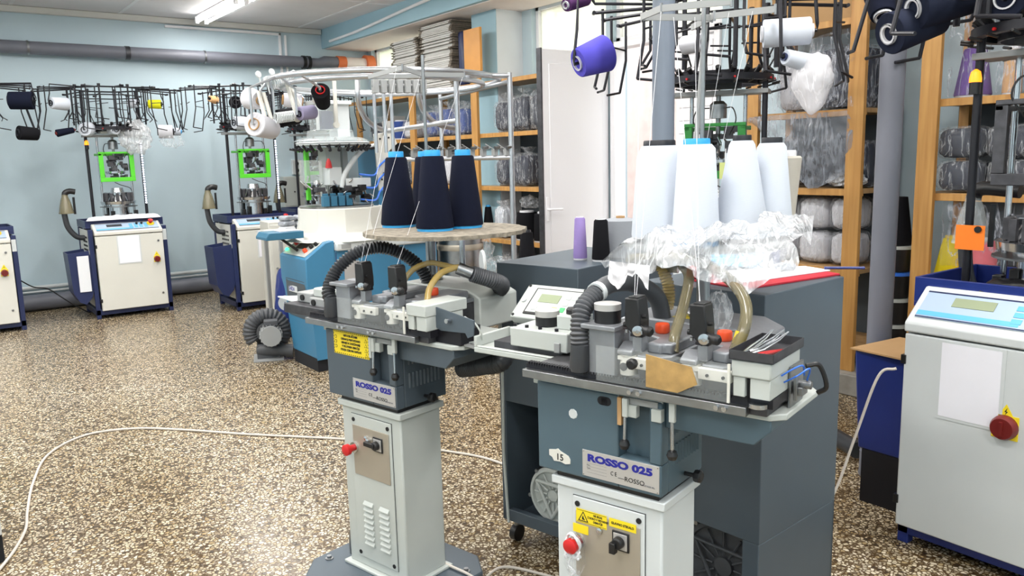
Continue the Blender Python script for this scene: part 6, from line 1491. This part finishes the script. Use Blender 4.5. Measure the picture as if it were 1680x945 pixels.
# --- right unit: purple cones above, navy bundles in two rows, yellow and pink cones below
G4 = 'navy bundles in two rows on the right shelving'
i = 0
nm = ['first', 'second', 'third', 'fourth', 'fifth', 'sixth']
for row, z in ((0, 1.332), (1, 1.525)):
    for c_ in range(6):
        y = 2.23-c_*.285+(.01 if row else 0)
        pack('navy bundle in clear film, %s from the left in the %s row' % (nm[c_], 'upper' if row else 'lower'), y, z, (.125, .136, .093), 'dusk', G4, tuft=False, amp=.07, x=5.03)
G5 = 'cones in plastic on the right shelving'
for (y, z, L, r0, r1, ym, tm, lb) in [(2.24, 1.882, .3, .1, .06, 'violet', 'cap_w', 'violet yarn cone in the lower left of the plastic bag, right shelving'), (2.03, 1.882, .27, .05, .045, 'peach', 'cap_w', 'slim peach yarn cone between the violet cones'),
    (1.84, 1.882, .29, .085, .07, 'violet', 'cap_w', 'violet yarn cone behind the lit amber lamp'), (1.55, 1.882, .3, .11, .1, 'rose', 'cap_w', 'pale rose yarn package right of the black mast'), (1.3, 1.882, .3, .1, .08, 'rose', 'cap_w', 'pale rose yarn package further right on the purple shelf'),
    (2.44-.1+.06, .792, .27, .085, .045, 'yelc', 'yellow', 'lemon yellow yarn cone on the lower right shelving'), (2.12, .792, .27, .09, .06, 'pink', 'cap_w', 'coral pink yarn cone left of the orange tag, lower right shelf'), (1.78, .792, .27, .09, .06, 'pink', 'cap_w', 'coral pink yarn cone right of the orange tag, lower right shelf')]:
    upcone('yarn_cone', lb, 5.08 if y < 2.3 else 5.1, y-(.0 if y < 2.35 else .08), z, L, r0, r1, ym, tm, G5)
upcone('yarn_cone', 'violet yarn cone resting above the others on a white card, right shelving', 5.12, 1.86, 2.175, .26, .085, .06, 'violet', 'cap_w', G5)
tag(MB().box(5.24, 5.25, 1.7, 2.0, 1.881, 2.42).build('white_card', M['cardw'], smooth=False), 'white card standing behind the violet cones', 'card')
sheet('plastic_sheet', M['filmd'], lambda s, t: (4.93+.02*math.sin(s*9), 2.32-.62*s, 1.89+.5*t), 30, 30, 'shiny clear plastic sheet before the violet cones, right shelving', amp=.02, seedv=14)
sheet('plastic_sheet', M['filmd'], lambda s, t: (4.93+.02*math.sin(s*7), 2.30-1.1*s, 1.29-.40*t*(1-.3*s)), 40, 30, 'grey plastic hanging behind the clear funnel, right shelving', amp=.03, seedv=16)
# blue bin with a cardboard flap between the drain pipe and the right machine
bb = thing('blue_bin', 'deep blue bin beside the right machine, cardboard resting on it', 'bin', (3.44, 1.755, 0))
MB().prism([(-.10, .25), (.14, .25), (.16, .72), (-.16, .72)], -.12, .12, 'y').build('bin_body', M['nblue'], bb, bevel=.01)
for s in (-1, 1): MB().box(s*.08-.015, s*.08+.015, -.1, .1, 0, .25).build('bin_leg', M['rod'], bb)
tag(MB().prism([(3.24, 1.61), (3.6, 1.60), (3.62, 1.85), (3.27, 1.89)], .722, .729, 'z').build('cardboard_flap', M['card']), 'flat piece of brown cardboard lying on the deep blue bin', 'cardboard')

p = sight(1190, 280, X=3.62); nt_ = thing('tag_note', 'pale yellow paper tag hanging on the mast behind the white cones', 'note', (p.x, p.y, p.z), math.radians(-50))
MB().box(-.032, .032, -.002, 0, -.045, .045).build('paper', M['lime'], nt_, smooth=False); MB().cyl((0, 0, .04), (0, 0, .12), .003, seg=6).build('string', M['rope'], nt_)
